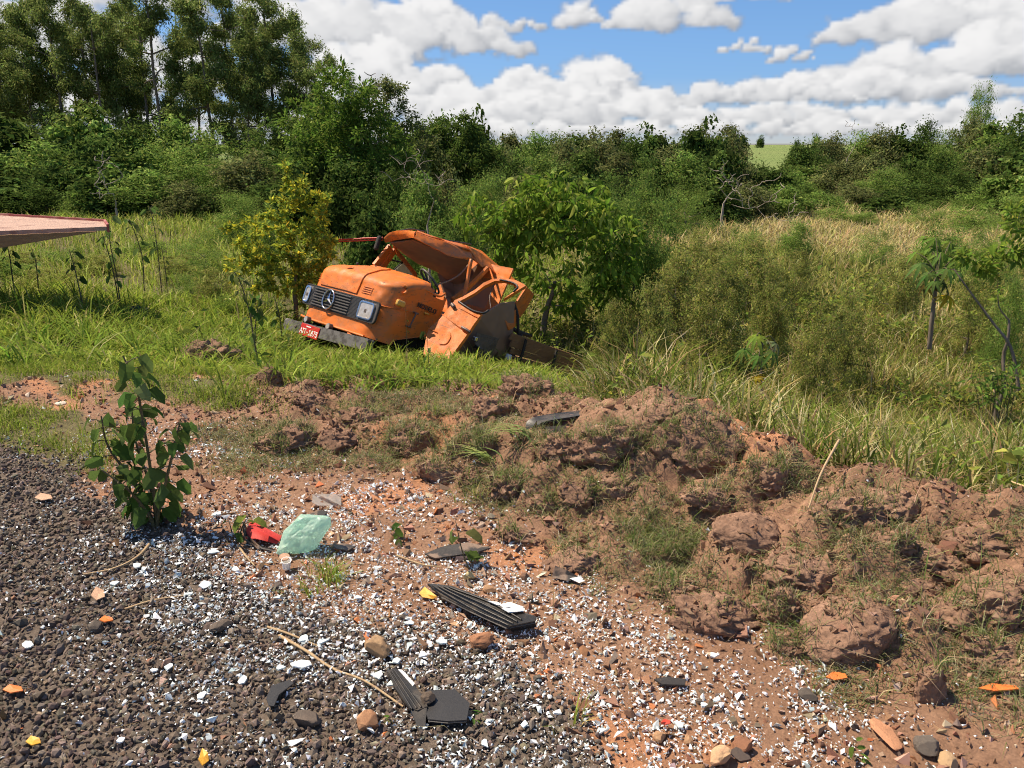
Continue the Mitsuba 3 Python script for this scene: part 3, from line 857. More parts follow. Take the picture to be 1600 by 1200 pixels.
part('plate_characters', (v, np.array(t.faces)), 'white_paint', parent=np_)
part('plate_strip', rbox(.184, .187, -.36, -.24, -.468, -.452, .001), 'white_paint', parent=np_)
# hanging scraps of orange trim under the nose
part('torn_trim', plate([(.05, .42, -.36), (.06, .62, -.38), (.08, .60, -.455), (.06, .44, -.42)], .008), 'orange_paint')
part('torn_trim', plate([(.04, .70, -.365), (.05, .84, -.37), (.06, .80, -.43)], .008), 'orange_paint')
# front wheel on the far side, half sunk
wc = np.array([-.55, -.72, -.70])
tp = trimesh.creation.torus(.36, .13, major_sections=40, minor_sections=16)
tv = np.array(tp.vertices)
w_ = part('wheel', (np.stack([tv[:, 0], tv[:, 2] * 1.05, tv[:, 1]], 1) + wc, np.array(tp.faces)), 'black_plastic', smooth=True)
part('rim', trimesh.creation.cylinder(.27, .14, sections=28, transform=trimesh.transformations.translation_matrix(wc) @ trimesh.transformations.rotation_matrix(np.pi / 2, [1, 0, 0])), 'dull_metal', parent=w_)
part('axle', rbox(-.62, -.48, -.8, .75, -.62, -.52, .03), 'void_black')
part('engine_block', rbox(-1.3, -.30, -.42, .42, -.38, .25, .08), 'void_black')

# -- flank details
flk = lambda x, z, off=.0: np.array([x, HW + off, z])
part('indicator_lamp', rbox(-.31, -.165, .935, 1.00, .20, .285, .022), 'amber_lens', 'pale amber side lamp on the left flank')
hd = part('grab_handle', tubes([(np.array([flk(-.54, .19, .045), flk(-.51, .06, .05), flk(-.50, -.02, .045)]), .012)], 8), 'dull_metal', smooth=True)
part('handle_foot', rbox(-.585, -.52, .93, 1.0, .178, .202, .006), 'dull_metal', parent=hd)
part('handle_foot', rbox(-.53, -.47, .93, 1.0, -.035, -.012, .006), 'dull_metal', parent=hd)
t = meshkit.text_mesh('MODELO', .062, .006, bold=True)
v = np.array(t.vertices); v[:, 0] -= v[:, 0].min()
bx, bz = -.545, .285
lv = np.stack([bx - v[:, 0] * .37 / v[:, 0].max(), np.full(len(v), HW + .012) + v[:, 2], bz + v[:, 1] - v[:, 0] * .02], 1)
part('side_lettering', (lv, np.array(t.faces)), 'void_black', 'raised dark lettering on the left flank')
part('side_badge', rbox(-.79, -.70, HW + .0, HW + .03, .232, .248, .003), 'amber_lens')
part('mirror_socket', bar([seen(672, 388, 1, .93), seen(690, 400, 1, .97), seen(684, 420, 1, .97), seen(670, 432, 1, .97)], .022), 'orange_paint', smooth=True)
for zx, zy, yv in ((427, 278, -.45), (603, 332, -.02)):
    c = seen(zx, zy, 1, yv)
    part('washer_jet', trimesh.creation.icosphere(2, .024).apply_translation(c + [0, 0, .012]), 'void_black', smooth=True)
c = seen(382, 296, 1, -.25)
part('bonnet_leaf', plate([c + [.07, -.03, .03], c + [.02, .06, .03], c + [-.07, .03, .04], c + [-.02, -.05, .035]], .004), 'amber_lens')
part('wiper_arm', bar([seen(603, 330, 1, -.02) + [0, 0, .02], seen(560, 310, 1, -.3) + [0, 0, .02], seen(520, 292, 1, -.6) + [0, 0, .02]], .008), 'void_black', smooth=True)

# -- the cab: floor, rear wall, racked pillars, crumpled roof
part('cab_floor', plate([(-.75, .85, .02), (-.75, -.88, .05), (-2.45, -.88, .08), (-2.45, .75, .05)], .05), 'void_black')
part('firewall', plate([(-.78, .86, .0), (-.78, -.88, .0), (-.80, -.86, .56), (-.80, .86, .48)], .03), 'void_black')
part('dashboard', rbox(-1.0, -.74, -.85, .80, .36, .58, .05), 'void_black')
part('seat_bench', rbox(-2.2, -1.55, -.7, .2, .1, .42, .08), 'inner_paint', 'brown seat bench inside the cab')
# rear wall leans back with the roof; window hole in its middle
RW = lambda s, t: np.array([-2.36 - .16 * t, -.86 + s * 1.5, .08 + t * 1.36])
for a, b, c0, d in ((0, 1, 0, .45), (0, 1, .82, 1), (0, .16, .45, .82), (.84, 1, .45, .82)):
    part('rear_wall', sheet(np.array([[RW(s, t) for t in np.linspace(c0, d, 4)] for s in np.linspace(a, b, 8)]), .03), 'orange_paint')
# torn headliner hanging from the roof down to the rear wall, and the dark board behind the seats
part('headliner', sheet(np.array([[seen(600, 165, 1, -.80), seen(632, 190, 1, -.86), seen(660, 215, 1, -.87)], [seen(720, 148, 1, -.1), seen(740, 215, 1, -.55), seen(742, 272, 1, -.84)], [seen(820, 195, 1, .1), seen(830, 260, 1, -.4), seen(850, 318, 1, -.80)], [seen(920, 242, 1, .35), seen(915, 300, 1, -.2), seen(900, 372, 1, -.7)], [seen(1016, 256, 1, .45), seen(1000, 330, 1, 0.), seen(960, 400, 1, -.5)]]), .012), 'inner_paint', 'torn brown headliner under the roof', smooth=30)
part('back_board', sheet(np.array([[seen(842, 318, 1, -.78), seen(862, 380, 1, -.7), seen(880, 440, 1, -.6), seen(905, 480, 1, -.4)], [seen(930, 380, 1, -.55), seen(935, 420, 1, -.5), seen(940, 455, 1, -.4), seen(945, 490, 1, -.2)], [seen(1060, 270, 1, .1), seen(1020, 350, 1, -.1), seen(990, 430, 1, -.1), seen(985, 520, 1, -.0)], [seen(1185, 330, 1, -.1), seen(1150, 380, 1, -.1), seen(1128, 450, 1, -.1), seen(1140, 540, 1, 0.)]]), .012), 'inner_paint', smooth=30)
# right side: door shell below the window line and pillars
part('far_door', plate([(-.95, -.90, .08), (-2.35, -.90, .1), (-2.42, -.90, .62), (-1.0, -.90, .72)], .04), 'orange_paint')
A0, A1 = seen(520, 292, 1, -.86), seen(603, 190, 1, -.86)
part('screen_pillar', strip([A0, (A0 + A1) / 2, A1], (.13, .03, .07), .05), 'orange_paint', 'orange screen pillar at the far side')
part('screen_pillar', strip([A0 + [-.10, .02, .0], (A0 + A1) / 2 + [-.09, .02, -.02], A1 + [-.07, .02, -.03]], (.07, .02, .06), .04), 'orange_paint')
part('door_post', strip([seen(622, 200, 1, -.85), seen(680, 268, 1, -.87), seen(735, 338, 1, -.88)], (.09, .0, .10), .05), 'orange_paint')
part('door_post', strip([seen(735, 338, 1, -.88), seen(712, 356, 1, -.88), seen(690, 352, 1, -.88)], (.05, .0, .07), .04), 'orange_paint')
q = [seen(668, 268, 1, -.89), seen(612, 318, 1, -.89), seen(632, 332, 1, -.89), seen(700, 352, 1, -.89), seen(716, 330, 1, -.89)]
part('quarter_window', plate(q, .006), 'pane_film', 'dusty quarter window still in its frame')
part('quarter_frame', tubes([(spline([seen(590, 250, 1, -.88), seen(640, 262, 1, -.88), seen(664, 266, 1, -.88)], 8), .014), (spline([seen(664, 268, 1, -.88), seen(635, 290, 1, -.88), seen(608, 320, 1, -.88)], 8), .012)], 6), 'void_black', smooth=True)
part('rear_post', strip([seen(862, 340, 1, -.88), seen(858, 260, 1, -.86), seen(850, 200, 1, -.8)], (.10, 0, .0), .04), 'orange_paint')

# roof: crumpled sheet between front header and rear
FRONT = spline([seen(572, 140, 1, -.88), seen(600, 113, 1, -.70), seen(640, 104, 1, -.45), seen(690, 103, 1, -.05), seen(737, 109, 1, .36)], 24)
REAR = spline([(-2.40, -.86, 1.30), (-2.42, -.5, 1.36), (-2.15, -.1, 1.41), (-1.92, .25, 1.42), seen(1012, 200, 1, .45)], 24)
ts = np.linspace(0, 1, 20)
grid = FRONT[:, None] * (1 - ts)[None, :, None] + REAR[:, None] * ts[None, :, None]
q = meshkit.fbm(grid * 2.4 + 3, 3, 8) - .5
fade = np.sin(np.pi * ts)[None, :] * np.clip(np.linspace(0, 1, 24) * 3, 0, 1)[:, None]
grid[..., 2] += fade * (0.0 + 0.14 * q)
part('roof', sheet(grid, .018), 'orange_paint', 'crumpled orange roof, torn loose at its left', smooth=25)
lin = grid.copy(); lin[..., 2] -= .045; lin[..., 0] += 0.0
part('roof_lining', sheet(lin[1:-1, 1:-1], .012), 'inner_paint', smooth=25)
# header band across the front and down the left edge: folded sheet about nine centimetres high
low = spline([seen(578, 162, 1, -.88), seen(610, 152, 1, -.70), seen(650, 146, 1, -.45), seen(692, 140, 1, -.05), seen(728, 138, 1, .38)], 24)
part('roof_header', sheet(np.stack([FRONT + [.012, 0, .0], (FRONT + low) / 2 + [.03, .0, 0], low], 1), .02), 'orange_paint', smooth=30)
up_ = spline([seen(737, 109, 1, .36), seen(800, 140, 1, .42), seen(900, 168, 1, .44), seen(965, 205, 1, .46), seen(1022, 240, 1, .48)], 20)
mid = spline([seen(733, 128, 1, .40), seen(800, 165, 1, .49), seen(880, 205, 1, .53), seen(935, 228, 1, .54), seen(1022, 243, 1, .52)], 20)
dn = spline([seen(722, 140, 1, .42), seen(780, 170, 1, .50), seen(860, 210, 1, .54), seen(920, 238, 1, .54), seen(1018, 252, 1, .50)], 20)
part('roof_rail', sheet(np.stack([up_, mid, dn], 1), .018), 'orange_paint', smooth=30)
part('rail_fold', sheet(np.stack([up_, spline([seen(740, 103, 1, .2), seen(810, 128, 1, .25), seen(905, 158, 1, .25), seen(985, 178, 1, .3), seen(1020, 215, 1, .40)], 20)], 1), .018), 'orange_paint', smooth=30)
part('ridge_strip', tubes([(spline([seen(655, 101, 1, -.3), seen(710, 93, 1, -.3), seen(780, 106, 1, -.3)], 12), .012)], 6), 'dull_metal', smooth=True)
part('ridge_strip', tubes([(spline([seen(880, 150, 1, .0), seen(960, 162, 1, .0), seen(1020, 172, 1, .0)], 12), .012)], 6), 'dull_metal', smooth=True)
# torn rear roof sheet hanging over the door
part('torn_roof_sheet', sheet(np.array([[seen(1000, 183, 1, .30), seen(1018, 215, 1, .42), seen(1026, 246, 1, .48)], [seen(1060, 212, 1, .12), seen(1058, 245, 1, .30), seen(1056, 272, 1, .40)], [seen(1133, 265, 1, -.1), seen(1128, 284, 1, .15), seen(1120, 298, 1, .30)], [seen(1190, 312, 1, -.1), seen(1185, 332, 1, .2), seen(1170, 350, 1, .35)], [seen(1246, 356, 1, .0), seen(1240, 362, 1, .2), seen(1225, 372, 1, .4)]]), .016), 'orange_paint', smooth=20)
part('torn_edge', strip([seen(1003, 186, 1, .34), seen(1040, 240, 1, .46), seen(1066, 280, 1, .50), seen(1085, 282, 1, .48)], (.05, .0, .03), .012), 'orange_paint')
part('roof_back_fold', sheet(np.array([[seen(985, 176, 1, -.3), seen(1010, 190, 1, .1)], [seen(1075, 208, 1, -.4), seen(1070, 225, 1, .0)], [seen(1135, 262, 1, -.45), seen(1130, 270, 1, -.1)], [seen(1235, 345, 1, -.4), seen(1236, 358, 1, -.1)]]), .016), 'orange_paint', smooth=20)
# loose pillars and pipe at the open left side
part('bent_pillar', tubes([(spline([seen(1021, 250, 1, .70), seen(1003, 345, 1, .74), seen(980, 455, 1, .86)], 12), .030)], 8), 'orange_paint', 'thin bent orange pillar standing in the door opening', smooth=True)
part('fallen_pillar', strip([seen(1105, 298, 1, .45), seen(1040, 365, 1, .52), seen(975, 425, 1, .62), seen(922, 464, 1, .72)], (.055, .03, .055), .04), 'orange_paint')
part('dangling_cable', bar([seen(1006, 280, 1, .64), seen(960, 330, 1, .6), seen(900, 365, 1, .6), seen(830, 386, 1, .6)], .012), 'inner_paint', smooth=True)
sw = seen(806, 366, 1, .42)
su = unit(np.array([-.55, .25, .80])); sa = unit(np.cross(su, [0, 1, 0])); sb = np.cross(su, sa)
ring = [sw + .215 * (math.cos(a) * sa + math.sin(a) * sb) for a in np.linspace(0, 2 * np.pi, 33)]
st = part('steering_wheel', tubes([(np.array(ring), .017)], 8), 'grille_plastic', 'dark steering wheel seen through the open cab', smooth=True)
part('spoke', tubes([(np.array([sw - sa * .2, sw - su * .03, sw + sa * .2]), .014), (np.array([sw - su * .03, sw + sb * .2]), .014)], 6), 'grille_plastic', smooth=True, parent=st)
part('steering_column', tubes([(np.array([sw - su * .02, sw - su * .45 + [.2, 0, -.1]]), .03)], 8), 'void_black', smooth=True)
# far mirror bracket and the two thin red rods that stick out at the front
mk = part('mirror_bracket', rbox(-1.0, -.93, -.94, -.86, 1.02, 1.26, .03), 'void_black', 'black mirror bracket at the front corner of the roof')
for a, b in (((330, 148), (560, 137)), ((332, 157), (560, 148))):
    part('trim_rod', tubes([(np.array([seen(*a, 1, -1.55), seen(*b, 1, -.88)]), .013)], 6), 'red_plastic', smooth=True)

# -- the left door, wrenched half open and leaning, with its window frame
DN = unit(np.array([.75, .30, .60]))
DP = seen(930, 620, 1, 1.5)


def door(zx, zy, off=0.0):
    px, py = 430 + zx * .3, 330 + zy * .3
    o, d = TM.T @ (CAM - TO), TM.T @ ray(px, py)
    return o + d * (((DP + DN * off - o) @ DN) / (d @ DN))


out = [(778, 700), (772, 740), (800, 800), (838, 826), (866, 826), (895, 780), (980, 668), (1062, 547), (1100, 500), (1200, 448), (1306, 388), (1255, 358), (1190, 346), (1130, 352), (1085, 372), (1040, 408), (975, 445), (936, 462), (905, 500), (860, 560), (800, 610), (786, 650)]
hole = [(955, 470), (990, 492), (1035, 517), (1085, 528), (1110, 515), (1180, 460), (1250, 412), (1262, 392), (1235, 370), (1190, 358), (1140, 362), (1090, 386), (1040, 424), (985, 455)]
eu = unit(door(865, 826) - door(775, 720)); ev = np.cross(DN, eu)
to2 = lambda zz: np.array([((door(a, b) - DP) @ eu, (door(a, b) - DP) @ ev) for a, b in zz])
import shapely
gd = shapely.Polygon(to2(out), [to2(hole)]).buffer(0)
gd = gd.buffer(.02).buffer(-.02)
if gd.geom_type != 'Polygon':
    gd = max(gd.geoms, key=lambda g: g.area)
t = trimesh.creation.extrude_polygon(gd, .055, engine='earcut')
t = t.subdivide_to_size(.09, max_iter=6)
dv = np.array(t.vertices)
bend = 0.045 * (meshkit.fbm(np.stack([dv[:, 0] * 2.2, dv[:, 1] * 2.2, 0 * dv[:, 0]], -1) + 2, 2, 4) - .5)
wv = DP + dv[:, :1] * eu + dv[:, 1:2] * ev + (dv[:, 2:] - .055 + bend[:, None]) * DN
dk = part('left_door', (wv, np.array(t.faces)), 'orange_paint', 'left door wrenched open and leaning outwards', smooth=30)
for a, b in (((868, 536), (1008, 640)), ((960, 505), (1052, 552)), ((800, 610), (845, 632))):
    part('door_crease', tubes([(np.array([door(*a, .004), door((a[0] + b[0]) / 2, (a[1] + b[1]) / 2, .006), door(*b, .004)]), .007)], 6), 'orange_paint', smooth=True, parent=dk)
part('panel_ring', tubes([(spline([door(905, 625, .004), door(912, 655, .004), door(890, 690, .004), door(855, 692, .004)], 14), .006)], 6), 'orange_paint', smooth=True, parent=dk)
part('door_handle', tubes([(np.array([door(972, 605, .03), door(990, 614, .045), door(1015, 630, .03)]), .022)], 8), 'dull_metal', smooth=True, parent=dk)
part('door_hinge', tubes([(np.array([door(920, 485, .02), door(932, 500, .03)]), .03)], 6), 'dull_metal', smooth=True, parent=dk)
part('window_rubber', tubes([(spline([door(955, 470, .006), door(990, 494, .01), door(1035, 520, .006), door(1085, 530, .006), door(1112, 515, .006)], 20), .016)], 6), 'black_plastic', 'torn black window rubber', smooth=True, parent=dk)
part('window_rubber', tubes([(spline([door(1170, 356, .006), door(1235, 372, .006), door(1262, 392, .006), door(1240, 418, .006)], 16), .013)], 6), 'black_plastic', smooth=True, parent=dk)
part('window_wire', tubes([(spline([door(1172, 358, -.05), door(1130, 400, -.08), door(1118, 450, -.1), door(1122, 505, -.06)], 16), .006)], 6), 'dull_metal', smooth=True, parent=dk)
part('door_edge', strip([door(868, 826, -.06), door(982, 668, -.06), door(1066, 545, -.06)], DN * .10, .02), 'orange_paint', parent=dk)
# -- cab flank behind the door, step plate, pipes, bed
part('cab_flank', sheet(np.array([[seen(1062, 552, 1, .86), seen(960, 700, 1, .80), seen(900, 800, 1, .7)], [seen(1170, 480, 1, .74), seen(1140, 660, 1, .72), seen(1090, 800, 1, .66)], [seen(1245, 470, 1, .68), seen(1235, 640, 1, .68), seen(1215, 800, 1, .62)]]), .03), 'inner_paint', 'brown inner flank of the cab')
part('rear_corner', sheet(np.array([[seen(1306, 392, 1, .55), seen(1250, 480, 1, .60), seen(1190, 590, 1, .66)], [seen(1345, 432, 1, .35), seen(1310, 500, 1, .45), seen(1215, 632, 1, .6)]]), .03), 'orange_paint', 'shaded orange rear corner of the cab')
part('rear_corner', sheet(np.array([[seen(1190, 560, 1, .72), seen(1215, 620, 1, .72)], [seen(1255, 510, 1, .66), seen(1250, 600, 1, .68)]]), .02), 'orange_paint')
tr = part('step_plate', plate([seen(1048, 632, 1, 1.0), seen(1166, 662, 1, .92), seen(1140, 720, 1, .95), seen(1100, 770, 1, 1.0), seen(1060, 800, 1, 1.03), seen(1050, 750, 1, 1.05), seen(1066, 715, 1, 1.05), seen(1040, 690, 1, 1.05)], .012), 'dull_metal', 'brown chequered step plate, bent and torn')
studs = []
p0, pu, pv = seen(1075, 655, 1, .985), seen(1150, 672, 1, .935) - seen(1075, 655, 1, .985), seen(1070, 775, 1, 1.02) - seen(1075, 655, 1, .985)
for i in range(9):
    for j in range(12):
        a, b = i / 8, j / 11
        if a > 1 - .9 * max(b - .35, 0) or (a < .15 and b > .3 and b < .7):
            continue
        c = p0 + pu * a + pv * b - pu * .1 * b
        d = .012 * unit(pu + pv * (1 if (i + j) % 2 else -1) * .4)
        studs.append((np.array([c - d, c + d]) + np.array([0.006, .010, .006]), .0045))
part('tread_studs', tubes(studs, 5), 'dull_metal', parent=tr)
part('step_bracket', rbox(*np.array([[-.03, .03]] * 3).ravel(), .008).translate(tuple(seen(1042, 665, 1, 1.02))), 'bright_metal')
part('bent_pipe', bar([seen(1243, 482, 1, .62), seen(1262, 545, 1, .68), seen(1266, 640, 1, .7), seen(1283, 790, 1, .66)], .028), 'void_black', 'black bent pipe behind the cab', smooth=True)
part('bent_pipe', bar([seen(1283, 640, 1, .66), seen(1240, 760, 1, .75), seen(1200, 850, 1, .8)], .024), 'void_black', smooth=True)
part('fuel_tank', tubes([(np.array([seen(1215, 770, 1, .55), seen(1160, 790, 1, .6)]), .16)], 16), 'dull_metal', smooth=40)
part('tank_scrap', rbox(-.06, .06, -.02, .02, -.05, .05, .015).translate(tuple(seen(1215, 760, 1, .80))), 'white_paint')
part('wing_stay', bar([seen(1225, 605, 1, .5), seen(1270, 630, 1, .5), seen(1330, 650, 1, .4)], .035), 'void_black', smooth=True)
for k in range(4):
    a0, a1 = np.array([1225., 650 + k * 38]), np.array([1585., 775 + k * 26])
    P0, P1 = seen(*a0, 1, .80 - .01 * k), seen(*a1, 1, .70 - .01 * k)
    part('bed_plank', strip([P0, (P0 + P1) / 2, P1], (0, .02, .115 - .012 * k), .03), 'bed_wood', 'weathered brown plank of the bed side' if k == 0 else None)
for zx in (1295, 1455):
    yb = 650 + (zx - 1225) * .347
    part('bed_stay', strip([seen(zx + 12, yb - 6, 1, .86), seen(zx - 6, yb + 62, 1, .86), seen(zx - 30, yb + 125, 1, .84)], (.05, 0, .01), .025), 'void_black')
part('bed_floor', plate([(-2.7, .72, .05), (-2.7, -.9, .1), (-4.6, -.9, .2), (-4.6, .62, .15)], .08), 'bed_wood')
part('chassis_rail', rbox(-4.6, -.3, .25, .38, -.30, -.12, .01), 'void_black')
part('chassis_rail', rbox(-4.6, -.3, -.40, -.27, -.30, -.12, .01), 'void_black')
# ------------------------------------------------------------------ grass
rng = np.random.default_rng(202)


def tussocks(rng, x, y, per, spread, h, w, lean, seg, bases, weights, hs=0.25, sp=0.2, zlift=-0.01, curl=1.0):
    """Blades growing in tufts round the points (x, y)."""
    n = len(x)
    k = np.maximum(rng.poisson(per, n), 1)
    i = np.repeat(np.arange(n), k)
    m = len(i)
    a, r = rng.uniform(0, 2 * np.pi, m), np.abs(rng.normal(0, 1, m)) * spread
    bx, by = x[i] + r * np.cos(a), y[i] + r * np.sin(a)
    base = np.stack([bx, by, land(bx, by, True) + zlift], 1)
    hv = (np.asarray(h) if np.ndim(h) else np.full(n, h))[i] * np.minimum(np.exp(rng.normal(0, hs, m)), 1.6)
    wv = (np.asarray(w) if np.ndim(w) else np.full(n, w))[i] * rng.uniform(0.6, 1.3, m)
    ld = a + rng.normal(0, 0.7, m)
    lv = np.clip(rng.normal(lean, 0.22, m), 0.05, 1.25)
    tuft = np.exp(rng.normal(0, 0.15, n))[i][:, None]
    col = np.clip(pick(rng, m, bases, weights, sp, 0.07) * tuft, 0.004, 0.8)
    return blades(base, hv, wv, ld, lv, seg, rng, col, curl)


GREEN = [(0.21, 0.285, 0.04), (0.28, 0.35, 0.055), (0.14, 0.21, 0.03), (0.46, 0.42, 0.17)]
# short grass on the verge at the left
x, y = sow(rng, 16000, (-7, 0.2), (3.0, 7.6), lambda x, y: grass_left(x, y) * (1 - gravel_mask(x, y)) * (0.15 + 1.0 * sstep(.35, .6, meshkit.fbm(np.stack([x, y, 0 * x], -1) * 2.2, 3, 41))))
_sp = np.array([onto(px + rng.normal(0, 14), py + rng.normal(0, 6))[:2] for px, py in [(510, 905)] * 14 + [(500, 915)] * 6 + [(690, 640)] * 6 + [(760, 600)] * 5 + [(560, 640)] * 5 + [(430, 640)] * 8 + [(350, 610)] * 14 + [(310, 615)] * 10 + [(745, 780)] * 4 + [(905, 1130)] * 2])
x, y = np.append(x, _sp[:, 0]), np.append(y, _sp[:, 1])
put('verge_grass', tussocks(rng, x, y, 8, 0.035, 0.10, 0.0055, 0.55, 2, GREEN, [4, 4, 2, 1.4]), 'grass_matter', 'short bright green grass in patches on the earth at left', 'grass', kind='stuff')

# broad bright grass on the bank, round the lorry's nose
def bank(x, y):
    d = y - np.interp(x, EDGE[:, 0], EDGE[:, 1])
    return grass_left(x, y) * sstep(0.25, 0.9, d) * (0.35 + 0.8 * sstep(.38, .6, meshkit.fbm(np.stack([x, y, 0 * x], -1) * 1.3, 3, 43)))
x, y = sow(rng, 8500, (-8.5, 0.9), (5.4, 13.5), bank)
hh = (1 - .45 * trampled(x, y)) * (0.10 + 0.22 * sstep(1.5, 5.0, y - np.interp(x, EDGE[:, 0], EDGE[:, 1]))) * (0.25 + 1.6 * meshkit.fbm(np.stack([x, y, 0 * x], -1) * 1.1, 3, 44))
put('bank_grass', tussocks(rng, x, y, 6, 0.06, hh * 1.15, 0.024, 0.7, 3, GREEN, [4, 5, 1.5, 1.2], 0.32), 'grass_matter', 'broad bladed bright green grass on the bank around the truck', 'grass', kind='stuff')
# rank tufts near the bank's edge
x, y = [], []
for px, py, n_, r_ in [(230, 525, 90, .5), (180, 545, 44, .4), (300, 530, 60, .4), (390, 540, 40, .4), (270, 560, 30, .3), (350, 565, 40, .25), (450, 560, 30, .3), (330, 575, 22, .25), (545, 596, 26, .3), (610, 596, 30, .3), (500, 590, 14, .3), (655, 594, 12, .2), (430, 545, 34, .5), (60, 570, 24, .5), (935, 600, 26, .25), (960, 620, 14, .18), (720, 610, 6, .12), (560, 600, 14, .35), (120, 545, 20, .4)]:
    c = onto(px, py)
    x.append(c[0] + rng.normal(0, r_, n_)); y.append(c[1] + rng.normal(0, r_ * .6, n_))
x, y = np.concatenate(x), np.concatenate(y)
put('rank_grass', tussocks(rng, x, y, 7, 0.05, np.where(trampled(x, y) > .5, .19, .44), 0.019, 0.8, 4, [(0.19, 0.275, 0.04), (0.25, 0.33, 0.06), (0.14, 0.21, 0.035), (0.44, 0.40, 0.18)], [4, 5, 2, .7], 0.22), 'grass_matter', 'long arching tufts of bright green grass along the bank edge', 'grass', kind='stuff')

# meadow behind the bank at the left
def meadow(x, y):
    return (1 - field_right(x, y)) * sstep(11, 13, y) * np.clip(1.1 - y / 55, .12, 1) * (0.5 + .6 * meshkit.fbm(np.stack([x, y, 0 * x], -1) * .35, 3, 46))
x, y = sow(rng, 26000, (-34, 3), (11, 48), meadow, 1.0)
put('meadow_grass', tussocks(rng, x, y, 6, 0.12, 0.34 + 0.006 * y, 0.010 + 0.0009 * y, 0.45, 2, [(0.29, 0.37, 0.055), (0.21, 0.29, 0.045), (0.42, 0.44, 0.12), (0.50, 0.46, 0.20)], [4, 3, 2.5, 1.2], 0.3), 'grass_matter', 'bright green meadow grass between bank and thicket at left', 'grass', kind='stuff')

# tall mixed grass of the field at the right
STRAW = [(0.16, 0.20, 0.035), (0.29, 0.30, 0.065), (0.54, 0.48, 0.20), (0.66, 0.58, 0.32), (0.24, 0.20, 0.07), (0.25, 0.32, 0.045)]
x, y = sow(rng, 9000, (-0.6, 8), (2.2, 7), lambda x, y: field_right(x, y) * (.35 + .8 * meshkit.fbm(np.stack([x, y, 0 * x], -1) * 1.2, 3, 47)), 0.7)
hh = (1 - .75 * trampled(x, y)) * (0.22 + 0.34 * sstep(0.3, 1.5, y - np.interp(x, EDGE[:, 0], EDGE[:, 1])) * (0.6 + .8 * meshkit.noise(np.stack([x, y, 0 * x], -1) * 1.1, 48)))
put('tall_grass', tussocks(rng, x, y, 11, 0.055, hh, 0.0155, 0.50, 4, [(0.11, 0.155, 0.03), (0.18, 0.205, 0.045), (0.44, 0.38, 0.17), (0.58, 0.50, 0.28), (0.19, 0.16, 0.055), (0.15, 0.215, 0.035), (0.36, 0.25, 0.13)], [3.5, 3, 3, 2.0, 1.6, 4, 1.5], 0.4, .28), 'grass_matter', 'tall green and straw coloured grass just beyond the soil heap', 'grass', kind='stuff')
x, y = sow(rng, 19000, (-0.6, 14), (6.5, 16), lambda x, y: field_right(x, y) * np.clip(1.4 - y / 20, .3, 1) * (.3 + .9 * meshkit.fbm(np.stack([x, y, 0 * x], -1) * .8, 3, 49)), 0.8)
hh = (1 - .8 * trampled(x, y)) * 0.46 * (0.45 + .9 * meshkit.noise(np.stack([x, y, 0 * x], -1) * .8, 50))
put('field_grass', tussocks(rng, x, y, 9, 0.09, hh, 0.020, 0.55, 3, [(0.13, 0.17, 0.03), (0.23, 0.245, 0.055), (0.48, 0.42, 0.18), (0.60, 0.52, 0.29), (0.21, 0.18, 0.06), (0.19, 0.25, 0.038), (0.34, 0.24, 0.13)], [3.5, 3.5, 3.2, 2.0, 2, 3, 1.5], 0.4, .28), 'grass_matter', 'rough half dry grass in the middle of the field at right', 'grass', kind='stuff')
x, y = sow(rng, 42000, (-1, 42), (15, 56), lambda x, y: field_right(x, y) * np.clip(1.15 - y / 60, .15, 1), 1.0)
dry = sstep(.42, .58, meshkit.fbm(np.stack([x, y, 0 * x], -1) * .16, 3, 51) + .25 * sstep(24, 34, y) * (1 - sstep(46, 52, y)) - .08)
i_d = rng.uniform(size=len(x)) < dry
hv = (0.40 + 0.008 * y) * (0.6 + .8 * meshkit.noise(np.stack([x, y, 0 * x], -1) * .5, 52))
put('far_grass', join([tussocks(rng, x[k], y[k], 5, 0.16, hv[k], 0.018 + 0.0014 * y[k], 0.5, 2, b, w, .3) for k, b, w in
                       ((i_d, [(0.60, 0.48, 0.26), (0.52, 0.45, 0.19), (0.32, 0.32, 0.10)], [3, 3, 1.5]), (~i_d, [(0.22, 0.25, 0.06), (0.30, 0.30, 0.085), (0.48, 0.42, 0.19)], [3, 3, 1.6]))]), 'grass_matter',
    'pale dry and green grass far out in the field at right', 'grass', kind='stuff')

# low broad leaved weeds among the field grass
x, y = sow(rng, 22000, (-14, 16), (3.2, 22), lambda x, y: np.maximum(field_right(x, y), .4 * grass_left(x, y) * sstep(7.5, 10, y) * sstep(-4.6, -3.4, x + .12 * (13 - y))) * (1 - trampled(x, y)) * sstep(.45, .6, meshkit.fbm(np.stack([x, y, 0 * x], -1) * .7, 3, 58)), .8)
n_ = len(x)
i_ = np.repeat(np.arange(n_), 11)
hw = rng.uniform(.15, .55, n_)[i_] * rng.uniform(.4, 1.1, len(i_))
cw = np.stack([x[i_] + rng.normal(0, .07, len(i_)), y[i_] + rng.normal(0, .07, len(i_)), land(x, y)[i_] + hw], 1)
aw = unit(rng.normal(size=(len(i_), 3)) * [1, 1, .35] + [0, 0, -.2])
nw = unit(rng.normal(size=(len(i_), 3)) * .5 + [0, 0, 1.0])
lw = (.05 + .0035 * y[i_]) * np.exp(rng.normal(0, .3, len(i_)))
tone = np.exp(rng.normal(0, .25, n_))[i_][:, None]
